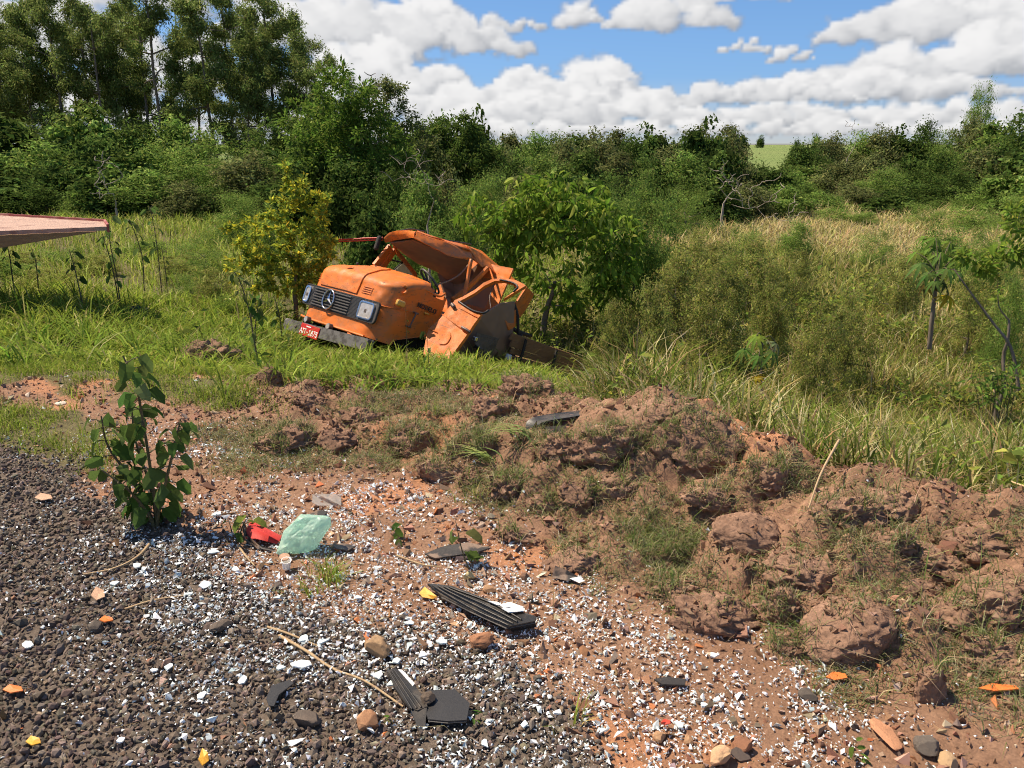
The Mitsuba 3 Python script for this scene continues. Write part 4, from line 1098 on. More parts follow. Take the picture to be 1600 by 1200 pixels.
put('field_weeds', leaf_quads(cw, aw, unit(nw - aw * (nw * aw).sum(1, keepdims=True)), lw, lw * .5, np.clip(pick(rng, len(i_), [(0.17, 0.23, 0.045), (0.25, 0.30, 0.055), (0.12, 0.16, 0.04), (0.38, 0.36, 0.09)], [3, 3, 3, 1], .2) * tone, .01, .6)), 'leaf_matter', 'low leafy weeds mixed into the grass of field and meadow', 'weeds', kind='stuff')

# torn turf on the heap: short matted grey-green blades in patches
TURF = [(1020, 835, .16, .15), (1090, 690, .13, .10), (1000, 690, .13, .10), (930, 690, .10, .08), (740, 690, .22, .14), (640, 680, .22, .12), (620, 725, .26, .12), (430, 720, .34, .12), (370, 680, .28, .12), (540, 700, .12, .08), (800, 760, .14, .1), (880, 780, .15, .1), (760, 760, .12, .1),
        (1310, 850, .12, .10), (1370, 880, .10, .08), (1200, 930, .10, .08), (1060, 920, .12, .1), (900, 850, .10, .1), (950, 880, .1, .1), (1250, 1000, .1, .06), (1380, 1010, .08, .08), (1510, 1040, .14, .10), (1560, 1090, .12, .08), (1390, 935, .12, .07), (1150, 760, .12, .08), (1250, 740, .12, .08), (860, 610, .2, .1), (650, 620, .3, .1), (1450, 860, .10, .08), (1560, 830, .1, .08), (700, 640, .25, .1), (590, 640, .2, .1), (760, 600, .3, .1), (1330, 1075, .1, .05), (1180, 890, .08, .08), (840, 690, .12, .08)]
_tc = [(onto(px, py), a, b) for px, py, a, b in TURF]


def turf_mask(x, y):
    v = 0
    for c, a, b in _tc:
        v = np.maximum(v, np.exp(-(((x - c[0]) / a) ** 2 + ((y - c[1]) / (b * 1.6)) ** 2) ** 1.5))
    q = np.stack([x, y, 0 * x], -1)
    return np.clip(v * (.5 + 1.0 * sstep(.35, .6, meshkit.fbm(q * 7, 2, 53))), 0, 1)


x, y = sow(rng, 150000, (-2.4, 3.6), (1.6, 6.6), lambda x, y: np.clip(turf_mask(x, y) + .15 * berm_mask(x, y) * sstep(.45, .62, meshkit.fbm(np.stack([x, y, 0 * x], -1) * 5, 3, 57)), 0, 1))
put('torn_turf', tussocks(rng, x, y, 3.2, 0.012, 0.058, 0.0042, 0.85, 2, [(0.20, 0.225, 0.10), (0.30, 0.30, 0.17), (0.46, 0.39, 0.24), (0.15, 0.20, 0.06), (0.34, 0.26, 0.16)], [5, 3, 1.8, 3.5, 1.2], 0.45, .25), 'grass_matter', 'matted patches of torn grey green turf on the soil heap', 'turf', kind='stuff')
# dry roots and straw bits lying on the soil
x, y = sow(rng, 16000, (-2.4, 3.8), (1.5, 6.4), lambda x, y: np.clip(berm_mask(x, y) * .5 + .5 * turf_mask(x, y) + .05, 0, 1))
b = np.stack([x, y, land(x, y) + .004], 1)
n_ = len(x)
put('straw', blades(b, np.exp(rng.normal(math.log(.055), .5, n_)), np.full(n_, .0032), rng.uniform(0, 6.3, n_), rng.uniform(.9, 1.25, n_), 2, rng, pick(rng, n_, [(0.44, 0.33, 0.19), (0.30, 0.20, 0.11), (0.20, 0.12, 0.07)], [2, 3, 2])), 'grass_matter', 'dry roots and bits of straw lying on the dug earth', 'straw', kind='stuff')
# ------------------------------------------------------------------ trees and bushes
rng = np.random.default_rng(303)


def crown_leaves(rng, lobes, clumps, clump_r, leaves, size, bases, weights, aspect=.42, up=0.5, flat_=0.75, shell=0.35, sp=.16, gap=0.0):
    """Leaves gathered in clumps that fill the lobes [(centre, radii)] mostly near their outside."""
    lobes = [(np.array(c, float), np.array(r, float)) for c, r in lobes]
    vol = np.array([np.prod(r) ** (2 / 3) for _, r in lobes])
    which = rng.choice(len(lobes), clumps, p=vol / vol.sum())
    d = unit(rng.normal(size=(clumps, 3)))
    rad = 1 - shell * rng.uniform(0, 1, clumps) ** 1.5
    C = np.array([lobes[k][0] + d[i] * rad[i] * lobes[k][1] for i, k in enumerate(which)])
    O = d
    per = np.maximum(rng.poisson(leaves, clumps), 1)
    i = np.repeat(np.arange(clumps), per)
    m = len(i)
    cr = clump_r * rng.uniform(.6, 1.35, clumps)
    off = rng.normal(size=(m, 3)) * np.array([1, 1, flat_]) * .55
    P = C[i] + off * cr[i][:, None]
    nrm = unit(unit(off) * .7 + O[i] * .5 + np.array([0, 0, up]) + rng.normal(size=(m, 3)) * .55)
    ax = unit(np.cross(nrm, rng.normal(size=(m, 3))) + np.array([0, 0, -.35]))
    ln = size * np.exp(rng.normal(0, .22, m))
    cc = np.exp(rng.normal(0, .30, clumps))[i][:, None]
    col = np.clip(pick(rng, m, bases, weights, sp, .06) * cc, .004, .6)
    return leaf_quads(P, ax, nrm, ln, ln * aspect * rng.uniform(.8, 1.25, m), col), C


def limb_paths(rng, base, trunk_top, tips, r0, wobble=.06, thin=.3, least=.05):
    """A trunk and branches that reach the tips, each leaving the nearest point already grown; (points, radii) per limb."""
    base, top = np.asarray(base, float), np.asarray(trunk_top, float)
    n = 9
    t = np.linspace(0, 1, n)[:, None]
    h = np.linalg.norm(top - base)
    p = base + (top - base) * t + rng.normal(0, wobble * h * .25, (n, 3)) * np.sin(np.pi * t) * [1, 1, .3]
    r = r0 * (1 - .55 * t[:, 0])
    nodes, rad = [*p[2:]], [*r[2:]]
    paths = [(spline(p, 14), np.interp(np.linspace(0, 1, 14), t[:, 0], r))]
    for tip in sorted(tips, key=lambda q: np.linalg.norm(np.asarray(q) - top)):
        tip = np.asarray(tip, float)
        N = np.array(nodes)
        dd = np.linalg.norm(N - tip, axis=1) + np.maximum(N[:, 2] - tip[2], 0) * .8
        k = int(np.argmin(dd))
        a = N[k]
        L = np.linalg.norm(tip - a)
        if L < 1e-3:
            continue
        mid = a + (tip - a) * .5 + rng.normal(0, .10 * L, 3) - np.array([0, 0, .06 * L]) * rng.choice([-1, 1])
        q = spline([a, mid, tip], 7)
        ra = max(min(rad[k] * .72, r0 * .5), r0 * least)
        rr = np.linspace(ra, max(ra * thin, r0 * least * .4), 7)
        paths.append((q, rr))
        nodes += [q[2], q[4], q[6]]
        rad += [rr[2], rr[4], rr[6]]
    return paths


def shared(gid, mesh, bsdf, smooth=False):
    """A shape group of one mesh."""
    c = None
    if len(mesh) == 3:
        mesh, c = mesh[:2], mesh[2]
    scene[gid] = {'type': 'shapegroup', 'shape': mikit.ply(mesh, bsdf, smooth=smooth, color=c)}


def copy_of(gid, key, M):
    scene[key] = {'type': 'instance', 'group': {'type': 'ref', 'id': gid}, 'to_world': M}


DARK = [(0.063, 0.107, 0.026), (0.087, 0.141, 0.031), (0.126, 0.18, 0.044)]
MIDG = [(0.132, 0.213, 0.045), (0.182, 0.274, 0.061), (0.243, 0.313, 0.081)]
LITE = [(0.209, 0.312, 0.066), (0.161, 0.255, 0.057), (0.284, 0.35, 0.095)]
OLIV = [(0.16, 0.185, 0.066), (0.208, 0.226, 0.085), (0.122, 0.151, 0.053)]

# kinds of bushes: unit shapes about 4 m tall and 4 m wide standing on z = 0
BUSH = {}


def bush_kind(kind, seed, pal, clumps, leaves, size, aspect=.45, clump_r=.42, tall=1.0, shell=.4):
    r_ = np.random.default_rng(seed)
    lobes = [((0, 0, 1.7), (1.4, 1.4, 1.4))]
    for _ in range(9):
        a, q = r_.uniform(0, 2 * np.pi), r_.uniform(.35, 1.25)
        lobes.append(((1.15 * math.cos(a) * q, 1.15 * math.sin(a) * q, r_.uniform(1.0, 3.5 - .9 * q)), np.array([.8, .8, .8]) * r_.uniform(.5, 1.15)))
    for _ in range(3):
        a, q = r_.uniform(0, 2 * np.pi), r_.uniform(.1, .8)
        lobes.append(((q * math.cos(a), q * math.sin(a), r_.uniform(3.0, 3.7)), (.42, .42, r_.uniform(.45, .8))))
    for _ in range(4):
        a = r_.uniform(0, 2 * np.pi)
        lobes.append(((1.3 * math.cos(a), 1.3 * math.sin(a), .6), (.8, .8, .65)))
    m, C = crown_leaves(r_, lobes, clumps, clump_r, leaves, size, pal, [3, 3, 1.5], aspect, shell=shell)
    m = (m[0] * [1, 1, tall], m[1], m[2])
    shared('foliage_' + kind, m, 'leaf_matter')
    tips = C[r_.choice(len(C), 26, replace=False)] * [1, 1, tall]
    shared('limbs_' + kind, tubes(limb_paths(r_, (0, 0, -.3), (r_.normal(0, .2), r_.normal(0, .2), 1.9 * tall), tips, .10), 5), 'bark_matter', smooth=True)
    BUSH[kind] = float(np.percentile(m[0][:, 2], 99.6))


for k in range(4):
    bush_kind(f'dark{k}', 400 + k, DARK, 210, 40, [.19, .26, .16, .22][k], [.45, .6, .4, .5][k])
for k in range(4):
    bush_kind(f'mid{k}', 410 + k, MIDG, 230, 44, [.17, .13, .22, .15][k], [.45, .35, .6, .4][k])
for k in range(2):
    bush_kind(f'lite{k}', 420 + k, LITE, 260, 46, .13, .36)
for k in range(3):
    bush_kind(f'olive{k}', 430 + k, OLIV, 220, 42, .17, .5)
for k in range(2):
    bush_kind(f'fine{k}', 440 + k, LITE, 330, 60, .085, .3, .34, shell=.8)
for k in range(2):
    bush_kind(f'scrub{k}', 445 + k, [(0.22, 0.26, 0.06), (0.29, 0.31, 0.085), (0.32, 0.28, 0.11)], 140, 66, .12, .34, .30, shell=1.0)


def stand(stem, kind, px, ytop, dist, wpx, label, cat, group=None, trunk=True, turn=None, sink=.15):
    """A copy of a kind of bush or tree: its column, its top row and its width in the photograph measured at that distance."""
    x, y = at(px, dist)
    g = ground_z(x, y) - sink
    h = max(height(ytop, dist) - g, .6)
    w = wpx / FPX * np.hypot(x, y) / 4.1
    s = h / BUSH[kind]
    a = rng.uniform(0, 360) if turn is None else turn
    M = T().translate([float(x), float(y), float(g)]).rotate([0, 0, 1], float(a)).scale([float(w), float(w), float(s)])
    k = name(stem)
    tag(k, label, cat, group)
    copy_of('foliage_' + kind, k + '__crown', M)
    if trunk:
        copy_of('limbs_' + kind, k + '__trunk', M)
    return k


ORD = ['first', 'second', 'third', 'fourth', 'fifth', 'sixth', 'seventh', 'eighth', 'ninth', 'tenth', 'eleventh', 'twelfth', 'thirteenth', 'fourteenth', 'fifteenth', 'sixteenth', 'seventeenth', 'eighteenth', 'nineteenth', 'twentieth', 'twenty first', 'twenty second', 'twenty third', 'twenty fourth', 'twenty fifth', 'twenty sixth', 'twenty seventh', 'twenty eighth', 'twenty ninth', 'thirtieth', 'thirty first', 'thirty second', 'thirty third', 'thirty fourth']


def row(stem, cat, what, where, group, spec):
    """A row of crowns, labelled by their order from the left."""
    for k, (px, yt, d, w, kind) in enumerate(sorted(spec)):
        stand(stem, kind, px, yt, d, w, f'{what[kind[:3]]}, {ORD[k]} from left {where}', cat, group)


ADJ = {'dar': 'dark green leafy bush', 'mid': 'mid green leafy bush', 'lit': 'light green leafy bush', 'oli': 'olive green bush', 'fin': 'fine leaved pale green bush', 'scr': 'thin scrubby bush'}
TREE = {k: v.replace('bush', 'tree') for k, v in ADJ.items()}
# thicket at the left: back row, middle row, front row
row('bush', 'bush', ADJ, 'in the thicket back row', 'bushes of the left thicket', [
    (-190, 175, 47, 200, 'dark0'), (-70, 190, 46, 190, 'mid0'), (20, 178, 46, 170, 'dark1'), (95, 180, 47, 150, 'mid1'), (150, 168, 46, 140, 'mid2'), (215, 195, 46, 140, 'dark2'), (275, 185, 47, 150, 'mid0'), (335, 195, 46, 140, 'lite0'), (395, 205, 46, 130, 'mid1'), (450, 190, 47, 140, 'dark0'), (505, 165, 46, 140, 'mid2')])
row('bush', 'bush', ADJ, 'in the thicket middle row', 'bushes of the left thicket', [
    (-130, 235, 41, 180, 'dark2'), (-20, 240, 40, 170, 'dark1'), (70, 225, 41, 150, 'mid0'), (140, 215, 40, 150, 'dark0'), (210, 240, 40, 140, 'mid2'), (270, 225, 41, 150, 'lite1'), (330, 250, 40, 140, 'mid1'), (400, 240, 40, 150, 'olive0'), (470, 235, 40, 150, 'dark2')])
row('bush', 'bush', ADJ, 'along the thicket foot behind the meadow', 'bushes of the left thicket', [
    (-90, 285, 36, 150, 'dark0'), (-10, 275, 35, 130, 'dark1'), (60, 290, 35, 120, 'dark2'), (125, 300, 34.5, 100, 'lite0'), (165, 275, 35, 110, 'dark1'), (235, 268, 35, 130, 'mid0'), (285, 285, 34, 110, 'olive1'), (320, 295, 34, 100, 'dark0'), (420, 285, 33, 130, 'dark2')])
stand('bush', 'fine0', 362, 300, 24, 130, 'feathery pale green bush in front of the thicket, left of the yellow shrub', 'bush')
stand('bush', 'fine1', 312, 365, 17, 120, 'low feathery bush in the meadow left of the yellow shrub', 'bush')
stand('bush', 'lite1', 420, 330, 21, 90, 'light green bush directly behind the yellow leaved shrub', 'bush')
# behind and right of the lorry
row('bush', 'bush', ADJ, 'in the dark thicket behind the truck', 'bushes behind the truck', [
    (500, 240, 27, 150, 'dark1'), (555, 255, 26, 130, 'dark0'), (612, 265, 25, 120, 'dark2'), (660, 275, 24, 110, 'mid0'), (700, 270, 26, 110, 'olive0'), (640, 330, 20, 100, 'mid1'), (690, 335, 19, 90, 'lite0'), (735, 285, 24, 120, 'lite1'), (775, 265, 27, 110, 'fine0'), (590, 320, 21, 110, 'dark1')])
row('tree', 'tree', TREE, 'in the dark belt behind the centre bush', 'trees of the middle belt', [
    (690, 188, 42, 110, 'dark0'), (735, 190, 44, 90, 'dark1'), (780, 232, 46, 110, 'olive0'), (835, 212, 52, 90, 'mid0'), (880, 218, 50, 100, 'olive1'), (930, 208, 52, 110, 'olive0'), (985, 215, 54, 100, 'dark2'), (1040, 232, 52, 110, 'olive1'), (1095, 200, 56, 90, 'dark1'), (1140, 208, 58, 80, 'olive0'), (1185, 256, 52, 110, 'dark2'), (1235, 260, 54, 110, 'mid1')])
row('tree', 'tree', TREE, 'in the back row of the middle belt', 'trees of the middle belt', [
    (745, 205, 58, 110, 'dark3'), (790, 212, 60, 110, 'olive2'), (828, 216, 62, 100, 'dark0'), (870, 210, 60, 110, 'mid3'), (912, 214, 60, 110, 'dark3'), (955, 205, 62, 110, 'olive2'), (1000, 208, 62, 110, 'dark1'), (1045, 226, 64, 110, 'dark2'), (1090, 196, 62, 100, 'olive1'), (1128, 198, 62, 90, 'olive2'), (1255, 224, 70, 100, 'dark2')])
row('tree', 'tree', TREE, 'in the front row of the middle belt', 'trees of the middle belt', [
    (800, 245, 42, 120, 'dark2'), (850, 240, 43, 120, 'mid3'), (905, 238, 43, 120, 'dark3'), (960, 240, 44, 120, 'olive2'), (1015, 246, 44, 120, 'dark0'), (1065, 240, 45, 120, 'mid0'), (1110, 232, 46, 110, 'dark1'), (1150, 246, 47, 110, 'olive1'), (1200, 266, 47, 110, 'dark3')])
row('bush', 'bush', ADJ, 'along the foot of the middle belt', 'bushes of the middle belt', [
    (820, 268, 38, 120, 'olive1'), (885, 262, 37, 120, 'mid2'), (950, 275, 36, 120, 'dark0'), (1010, 268, 34, 130, 'mid1'), (1075, 285, 33, 120, 'fine1'), (1120, 290, 40, 110, 'dark1'), (1170, 288, 42, 110, 'olive0'), (1225, 292, 44, 110, 'mid0')])
row('bush', 'bush', ADJ, 'right of the centre bush', 'bushes beside the centre bush', [
    (985, 285, 17, 110, 'mid1'), (1035, 300, 17.5, 110, 'lite0'), (940, 290, 18, 90, 'fine0')])
row('tree', 'tree', TREE, 'on the wooded rise at right', 'trees of the right rise', [
    (1265, 232, 76, 80, 'dark0'), (1300, 212, 80, 80, 'olive0'), (1340, 208, 82, 80, 'mid0'), (1375, 200, 80, 80, 'olive1'), (1412, 208, 80, 80, 'dark1'), (1440, 190, 84, 70, 'dark2'), (1478, 205, 78, 90, 'mid1'), (1515, 186, 80, 80, 'olive0'), (1552, 195, 74, 90, 'mid2'), (1590, 178, 70, 100, 'dark0'), (1660, 165, 68, 130, 'mid1'), (1740, 170, 66, 130, 'dark2')])
row('tree', 'tree', TREE, 'in the middle row of the rise at right', 'trees of the right rise', [
    (1262, 262, 64, 90, 'mid2'), (1312, 252, 62, 100, 'olive1'), (1362, 245, 60, 100, 'olive0'), (1412, 250, 60, 100, 'dark0'), (1470, 240, 58, 110, 'dark2'), (1530, 232, 57, 110, 'olive1'), (1590, 222, 55, 120, 'dark1'), (1670, 215, 53, 140, 'mid0')])
row('bush', 'bush', ADJ, 'at the right field edge', 'bushes at the field edge', [
    (1240, 305, 46, 90, 'lite0'), (1285, 300, 48, 90, 'mid0'), (1335, 290, 52, 90, 'olive0'), (1385, 262, 53, 90, 'lite1'), (1400, 305, 47, 90, 'dark1'), (1440, 288, 50, 90, 'dark0'), (1495, 265, 50, 100, 'dark2'), (1545, 275, 46, 110, 'mid1'), (1600, 262, 44, 120, 'mid2'), (1680, 265, 42, 130, 'olive1'), (1465, 312, 40, 90, 'fine1'), (1530, 318, 37, 110, 'lite0'), (1595, 305, 34, 120, 'fine0'), (1310, 325, 41, 90, 'lite1'), (1365, 330, 40, 70, 'fine0')])
# scrub in the field
row('shrub', 'shrub', {'scr': 'thin olive green field shrub', 'fin': 'feathery bright green field shrub', 'oli': 'dense dark field shrub', 'lit': 'light green field shrub'}, 'among the grass of the right field', 'shrubs of the right field', [
    (1060, 392, 15, 140, 'scrub1'), (1120, 382, 16, 130, 'scrub0'), (1180, 372, 17, 130, 'scrub1'), (1215, 410, 13, 100, 'scrub1'), (1110, 430, 12, 150, 'scrub0'), (1020, 440, 11.5, 120, 'scrub1'), (1330, 455, 11, 100, 'scrub1'), (1295, 470, 10, 120, 'scrub0'), (1255, 390, 18, 90, 'scrub0'), (1420, 400, 16, 90, 'scrub1'), (1385, 355, 24, 90, 'fine1'), (1480, 345, 23, 100, 'lite0'), (1555, 350, 20, 110, 'fine1'), (1530, 420, 13, 100, 'scrub0'), (960, 470, 11.5, 100, 'scrub0'), (1590, 425, 12, 90, 'fine0'), (1250, 345, 26, 80, 'lite1'), (1165, 345, 24, 90, 'fine1'), (1090, 360, 21, 110, 'scrub1')])
row('shrub', 'shrub', {'scr': 'thin olive green meadow shrub', 'fin': 'feathery bright green meadow shrub', 'lit': 'light green meadow shrub'}, 'in the meadow at left', 'shrubs of the left meadow', [
    (30, 395, 17, 110, 'scrub0'), (95, 385, 19, 100, 'lite0'), (150, 400, 17, 90, 'scrub1'), (265, 400, 16, 100, 'scrub0'), (300, 420, 14, 90, 'fine1'), (60, 420, 14, 110, 'scrub1'), (-20, 400, 15, 120, 'lite1'), (225, 375, 21, 90, 'lite1'), (330, 420, 13.5, 80, 'scrub1'), (345, 465, 12.5, 70, 'lite0')])

# tall eucalyptus row
EUC = []
for k in range(4):
    r_ = np.random.default_rng(500 + k)
    H = 16.0
    spread = [2.3, 2.8, 2.1, 2.6][k]
    C, tips = [], []
    for zc in np.linspace(4.2, H - .8, 27):
        f = (zc - 4.0) / (H - 4)
        rad = spread * (.55 + .75 * math.sin(np.pi * min(f * .85 + .12, 1))) * r_.uniform(.45, 1.15)
        a = r_.uniform(0, 2 * np.pi)
        c = np.array([rad * math.cos(a), rad * math.sin(a), zc + r_.normal(0, .3)])
        if f < .3 and r_.uniform() < .45:
            continue
        C.append((c, np.array([1, 1, .85]) * r_.uniform(.65, 1.15) * (1.0 - .25 * f)))
        tips.append(c)
    C.append((np.array([0.2, 0, H - .7]), np.array([.7, .7, .9])))
    tips.append(np.array([.2, 0, H - .5]))
    m, _ = crown_leaves(r_, C, 390, .50, 40, .27, [(0.14, 0.20, 0.055), (0.18, 0.235, 0.065), (0.25, 0.28, 0.10)], [3, 3, 1.4], .30, .2, .9, .8)
    shared(f'foliage_euc{k}', m, 'leaf_matter')
    P = limb_paths(r_, (0, 0, -.5), (r_.normal(0, .35), r_.normal(0, .35), H * .9), tips, .17, .03)
    shared(f'limbs_euc{k}', tubes(P, 6), 'bark_matter', smooth=True)
    BUSH[f'euc{k}'] = H
for k, (px, yt, d, kind, ws) in enumerate(sorted([(-120, -20, 62, 'euc0', 1.0), (-60, 30, 60, 'euc2', .9), (5, 45, 60, 'euc1', .95), (62, 8, 61, 'euc2', .85), (112, -25, 60, 'euc0', 1.0), (168, 10, 59, 'euc3', .9), (205, 30, 63, 'euc2', .8), (258, -35, 58, 'euc0', 1.1), (300, 40, 62, 'euc1', .8), (343, -30, 58, 'euc3', 1.05), (395, 45, 57, 'euc1', 1.0), (437, -15, 58, 'euc2', 1.1), (470, 20, 57, 'euc3', 1.0), (490, 60, 56, 'euc1', 1.0), (520, 85, 54, 'euc3', .9), (85, -10, 63, 'euc3', .9), (150, -15, 61, 'euc1', .95), (235, -5, 60, 'euc3', .9), (370, -20, 61, 'euc0', .95), (20, -5, 63, 'euc0', .9), (130, 40, 66, 'euc1', .9), (225, 10, 67, 'euc3', .9), (320, 20, 67, 'euc2', .9), (410, 20, 66, 'euc0', .9), (35, 60, 67, 'euc3', .9)])):
    x, y = at(px, d)
    g = ground_z(x, y) - .2
    s = (height(yt, d) - g) / 16.0
    kk = name('eucalyptus_tree')
    tag(kk, f'tall slender dark tree with bare lower trunk, {ORD[k]} from left in the tall row', 'tree', 'tall trees above the left thicket')
    M = T().translate([float(x), float(y), float(g)]).rotate([0, 0, 1], float(rng.uniform(0, 360))).scale([float(s * ws * .95), float(s * ws * .95), float(s)])
    copy_of('foliage_' + kind, kk + '__crown', M)
    copy_of('limbs_' + kind, kk + '__trunk', M)

# single trees
for px, yt, d, w, kind, lab in [(1520, 132, 105, 50, 'lite1', 'tall pale round crowned tree standing above the right rise'), (1188, 211, 640, 14, 'dark0', 'tiny round tree alone on the far green hill'), (1160, 210, 600, 16, 'dark1', 'small round tree at the left end of the far hill field'),
                                (802, 207, 140, 40, 'olive1', 'thin flat topped tree on the skyline above the centre'), (1245, 219, 330, 30, 'dark2', 'dark hedge tree at the right end of the far field'), (1275, 215, 210, 40, 'mid2', 'dark tree right of the far green field')]:
    stand('tree', kind, px, yt, d, w, lab, 'tree')


def grown(stem, label, cat, seed, foot, dist, lobes, n_tips, leaves_per, size, bases, weights, r0, trunk_top, aspect=.4, droop=.3, fine=True, sides=7, up=.4, depth=.7, sp=.18, hang=.35, puff=1.0):
    """A single tree or shrub from its outline: lobes are (column, row, half width, half height) in the photograph at the given distance."""
    r_ = np.random.default_rng(seed)
    fx, fy = at(foot, dist)
    base = np.array([fx, fy, ground_z(fx, fy) - .05])
    W = lambda px, py, off=0.: np.array([*at(px, dist + off), height(py, dist)])
    tips, which = [], []
    area = np.array([a * b for _, _, a, b in lobes], float)
    for k in r_.choice(len(lobes), n_tips, p=area / area.sum()):
        cx, cy, a, b = lobes[k]
        u = unit(r_.normal(size=3)) * (r_.uniform(.15, 1) ** .45)
        tips.append(W(cx + u[0] * a, cy + u[2] * b, u[1] * a / FPX * dist * depth * 1.3))
    tips = np.array(tips)
    top = W(*trunk_top)
    P = limb_paths(r_, base, top, tips, r0)
    k = name(stem)
    tag(k, label, cat)
    put(k + '__trunk', tubes(P[:1], 10), 'bark_matter', smooth=True)
    put(k + '__branches', tubes(P[1:], 4 if n_tips > 200 else 5), 'bark_matter', smooth=True)
    per = np.maximum(r_.poisson(leaves_per, len(P) - 1), 2)
    ctr, ax, nr = [], [], []
    for (q, _), m in zip(P[1:], per):
        t = r_.uniform(.35, 1.05, m) ** .7
        i = np.clip(t * 6, 0, 5.999)
        j = i.astype(int)
        pp = q[j] + (q[np.minimum(j + 1, 6)] - q[j]) * (i - j)[:, None]
        dirn = unit(q[-1] - q[0])
        o = unit(r_.normal(size=(m, 3)) + dirn * .6)
        ctr.append(pp + o * size * puff * r_.uniform(.1, .9, (m, 1)))
        a = unit(o + np.array([0, 0, -hang]) * r_.uniform(.2, 1.6, (m, 1)))
        ax.append(a)
        nr.append(unit(np.array([0, 0, 1.0]) * up + r_.normal(size=(m, 3)) * .5 - a * .1))
    ctr, ax, nr = np.vstack(ctr), np.vstack(ax), np.vstack(nr)
    nr = unit(nr - ax * (nr * ax).sum(1, keepdims=True))
    m = len(ctr)
    ln = size * np.exp(r_.normal(0, .25, m))
    col = pick(r_, m, bases, weights, sp, .07)
    mesh = leaf_fine(ctr, ax, nr, ln, ln * aspect, col, droop) if fine else leaf_quads(ctr, ax, nr, ln, ln * aspect, col)
    put(k + '__crown', mesh, 'leaf_matter')
    return k


# leafy bush with drooping pointed leaves right behind the lorry
grown('leafy_tree', 'green tree with drooping glossy pointed leaves just behind the truck', 'tree', 601, 846, 15.6,
      [(880, 330, 85, 55), (815, 350, 55, 45), (940, 360, 60, 60), (865, 400, 100, 55), (965, 405, 45, 50), (800, 385, 40, 45), (960, 455, 35, 25), (840, 300, 60, 30), (975, 370, 30, 50), (765, 335, 45, 45), (925, 465, 55, 32)], 430, 10, .155,
      [(0.17, 0.28, 0.035), (0.24, 0.35, 0.05), (0.12, 0.20, 0.028), (0.40, 0.44, 0.10)], [4, 3, 2.5, .9], .075, (868, 440), .36, .45, hang=.9)
# yellow leaved shrub
grown('yellow_shrub', 'shrub with yellow and olive leaves left of the truck nose', 'shrub', 602, 455, 13.2,
      [(480, 285, 34, 40), (470, 335, 50, 50), (425, 375, 55, 45), (480, 395, 55, 50), (385, 370, 35, 30), (440, 430, 60, 40), (500, 350, 30, 60), (395, 420, 45, 40), (490, 440, 35, 45)], 270, 30, .080,
      [(0.70, 0.60, 0.06), (0.54, 0.52, 0.06), (0.36, 0.41, 0.06), (0.22, 0.30, 0.055)], [1.3, 2, 3.5, 4], .05, (462, 400), .5, .1, fine=False, hang=.1, puff=1.4)
# dark tall tree behind the lorry and its paler neighbours
grown('dark_tree', 'tall dark leafy tree behind the yellow shrub, top against the clouds', 'tree', 603, 560, 28, [(545, 150, 55, 55), (520, 200, 70, 60), (560, 240, 90, 70), (510, 270, 80, 60), (600, 285, 70, 60), (560, 320, 90, 50), (590, 215, 50, 50)], 430, 58, .13,
      [(0.11, 0.19, 0.032), (0.15, 0.235, 0.04), (0.22, 0.29, 0.06)], [4, 3, 1], .20, (555, 210), .48, fine=False, hang=.2, puff=3.2)
grown('pale_tree', 'thin pale green tree against the clouds right of the dark tree', 'tree', 604, 618, 30, [(620, 165, 32, 40), (600, 210, 45, 40), (640, 200, 25, 30), (650, 245, 50, 40), (600, 140, 25, 20)], 150, 55, .11, [(0.15, 0.19, 0.06), (0.20, 0.23, 0.085)], [1, 1], .10, (615, 190), .42, fine=False, puff=2.8)
grown('dark_tree', 'dark rounded tree right of the pale tree, behind the truck roof', 'tree', 605, 690, 33, [(672, 225, 40, 40), (715, 215, 40, 35), (700, 260, 70, 50), (745, 255, 45, 40)], 330, 60, .13, [(0.09, 0.145, 0.032), (0.12, 0.18, 0.04)], [1, 1], .14, (695, 240), .5, fine=False, puff=3.2)
# sapling with bright leaves at the right edge, leaning stem
grown('sapling', 'bright green sapling with leaning branches at the right edge', 'tree', 606, 1590, 8.6, [(1575, 340, 40, 30), (1560, 385, 40, 25), (1600, 320, 30, 40), (1510, 400, 35, 15), (1540, 420, 30, 15), (1620, 380, 40, 40)], 130, 16, .065, [(0.22, 0.33, 0.05), (0.16, 0.25, 0.04), (0.34, 0.36, 0.07)], [3, 3, .7], .030, (1575, 500), .45, .2, hang=.3)
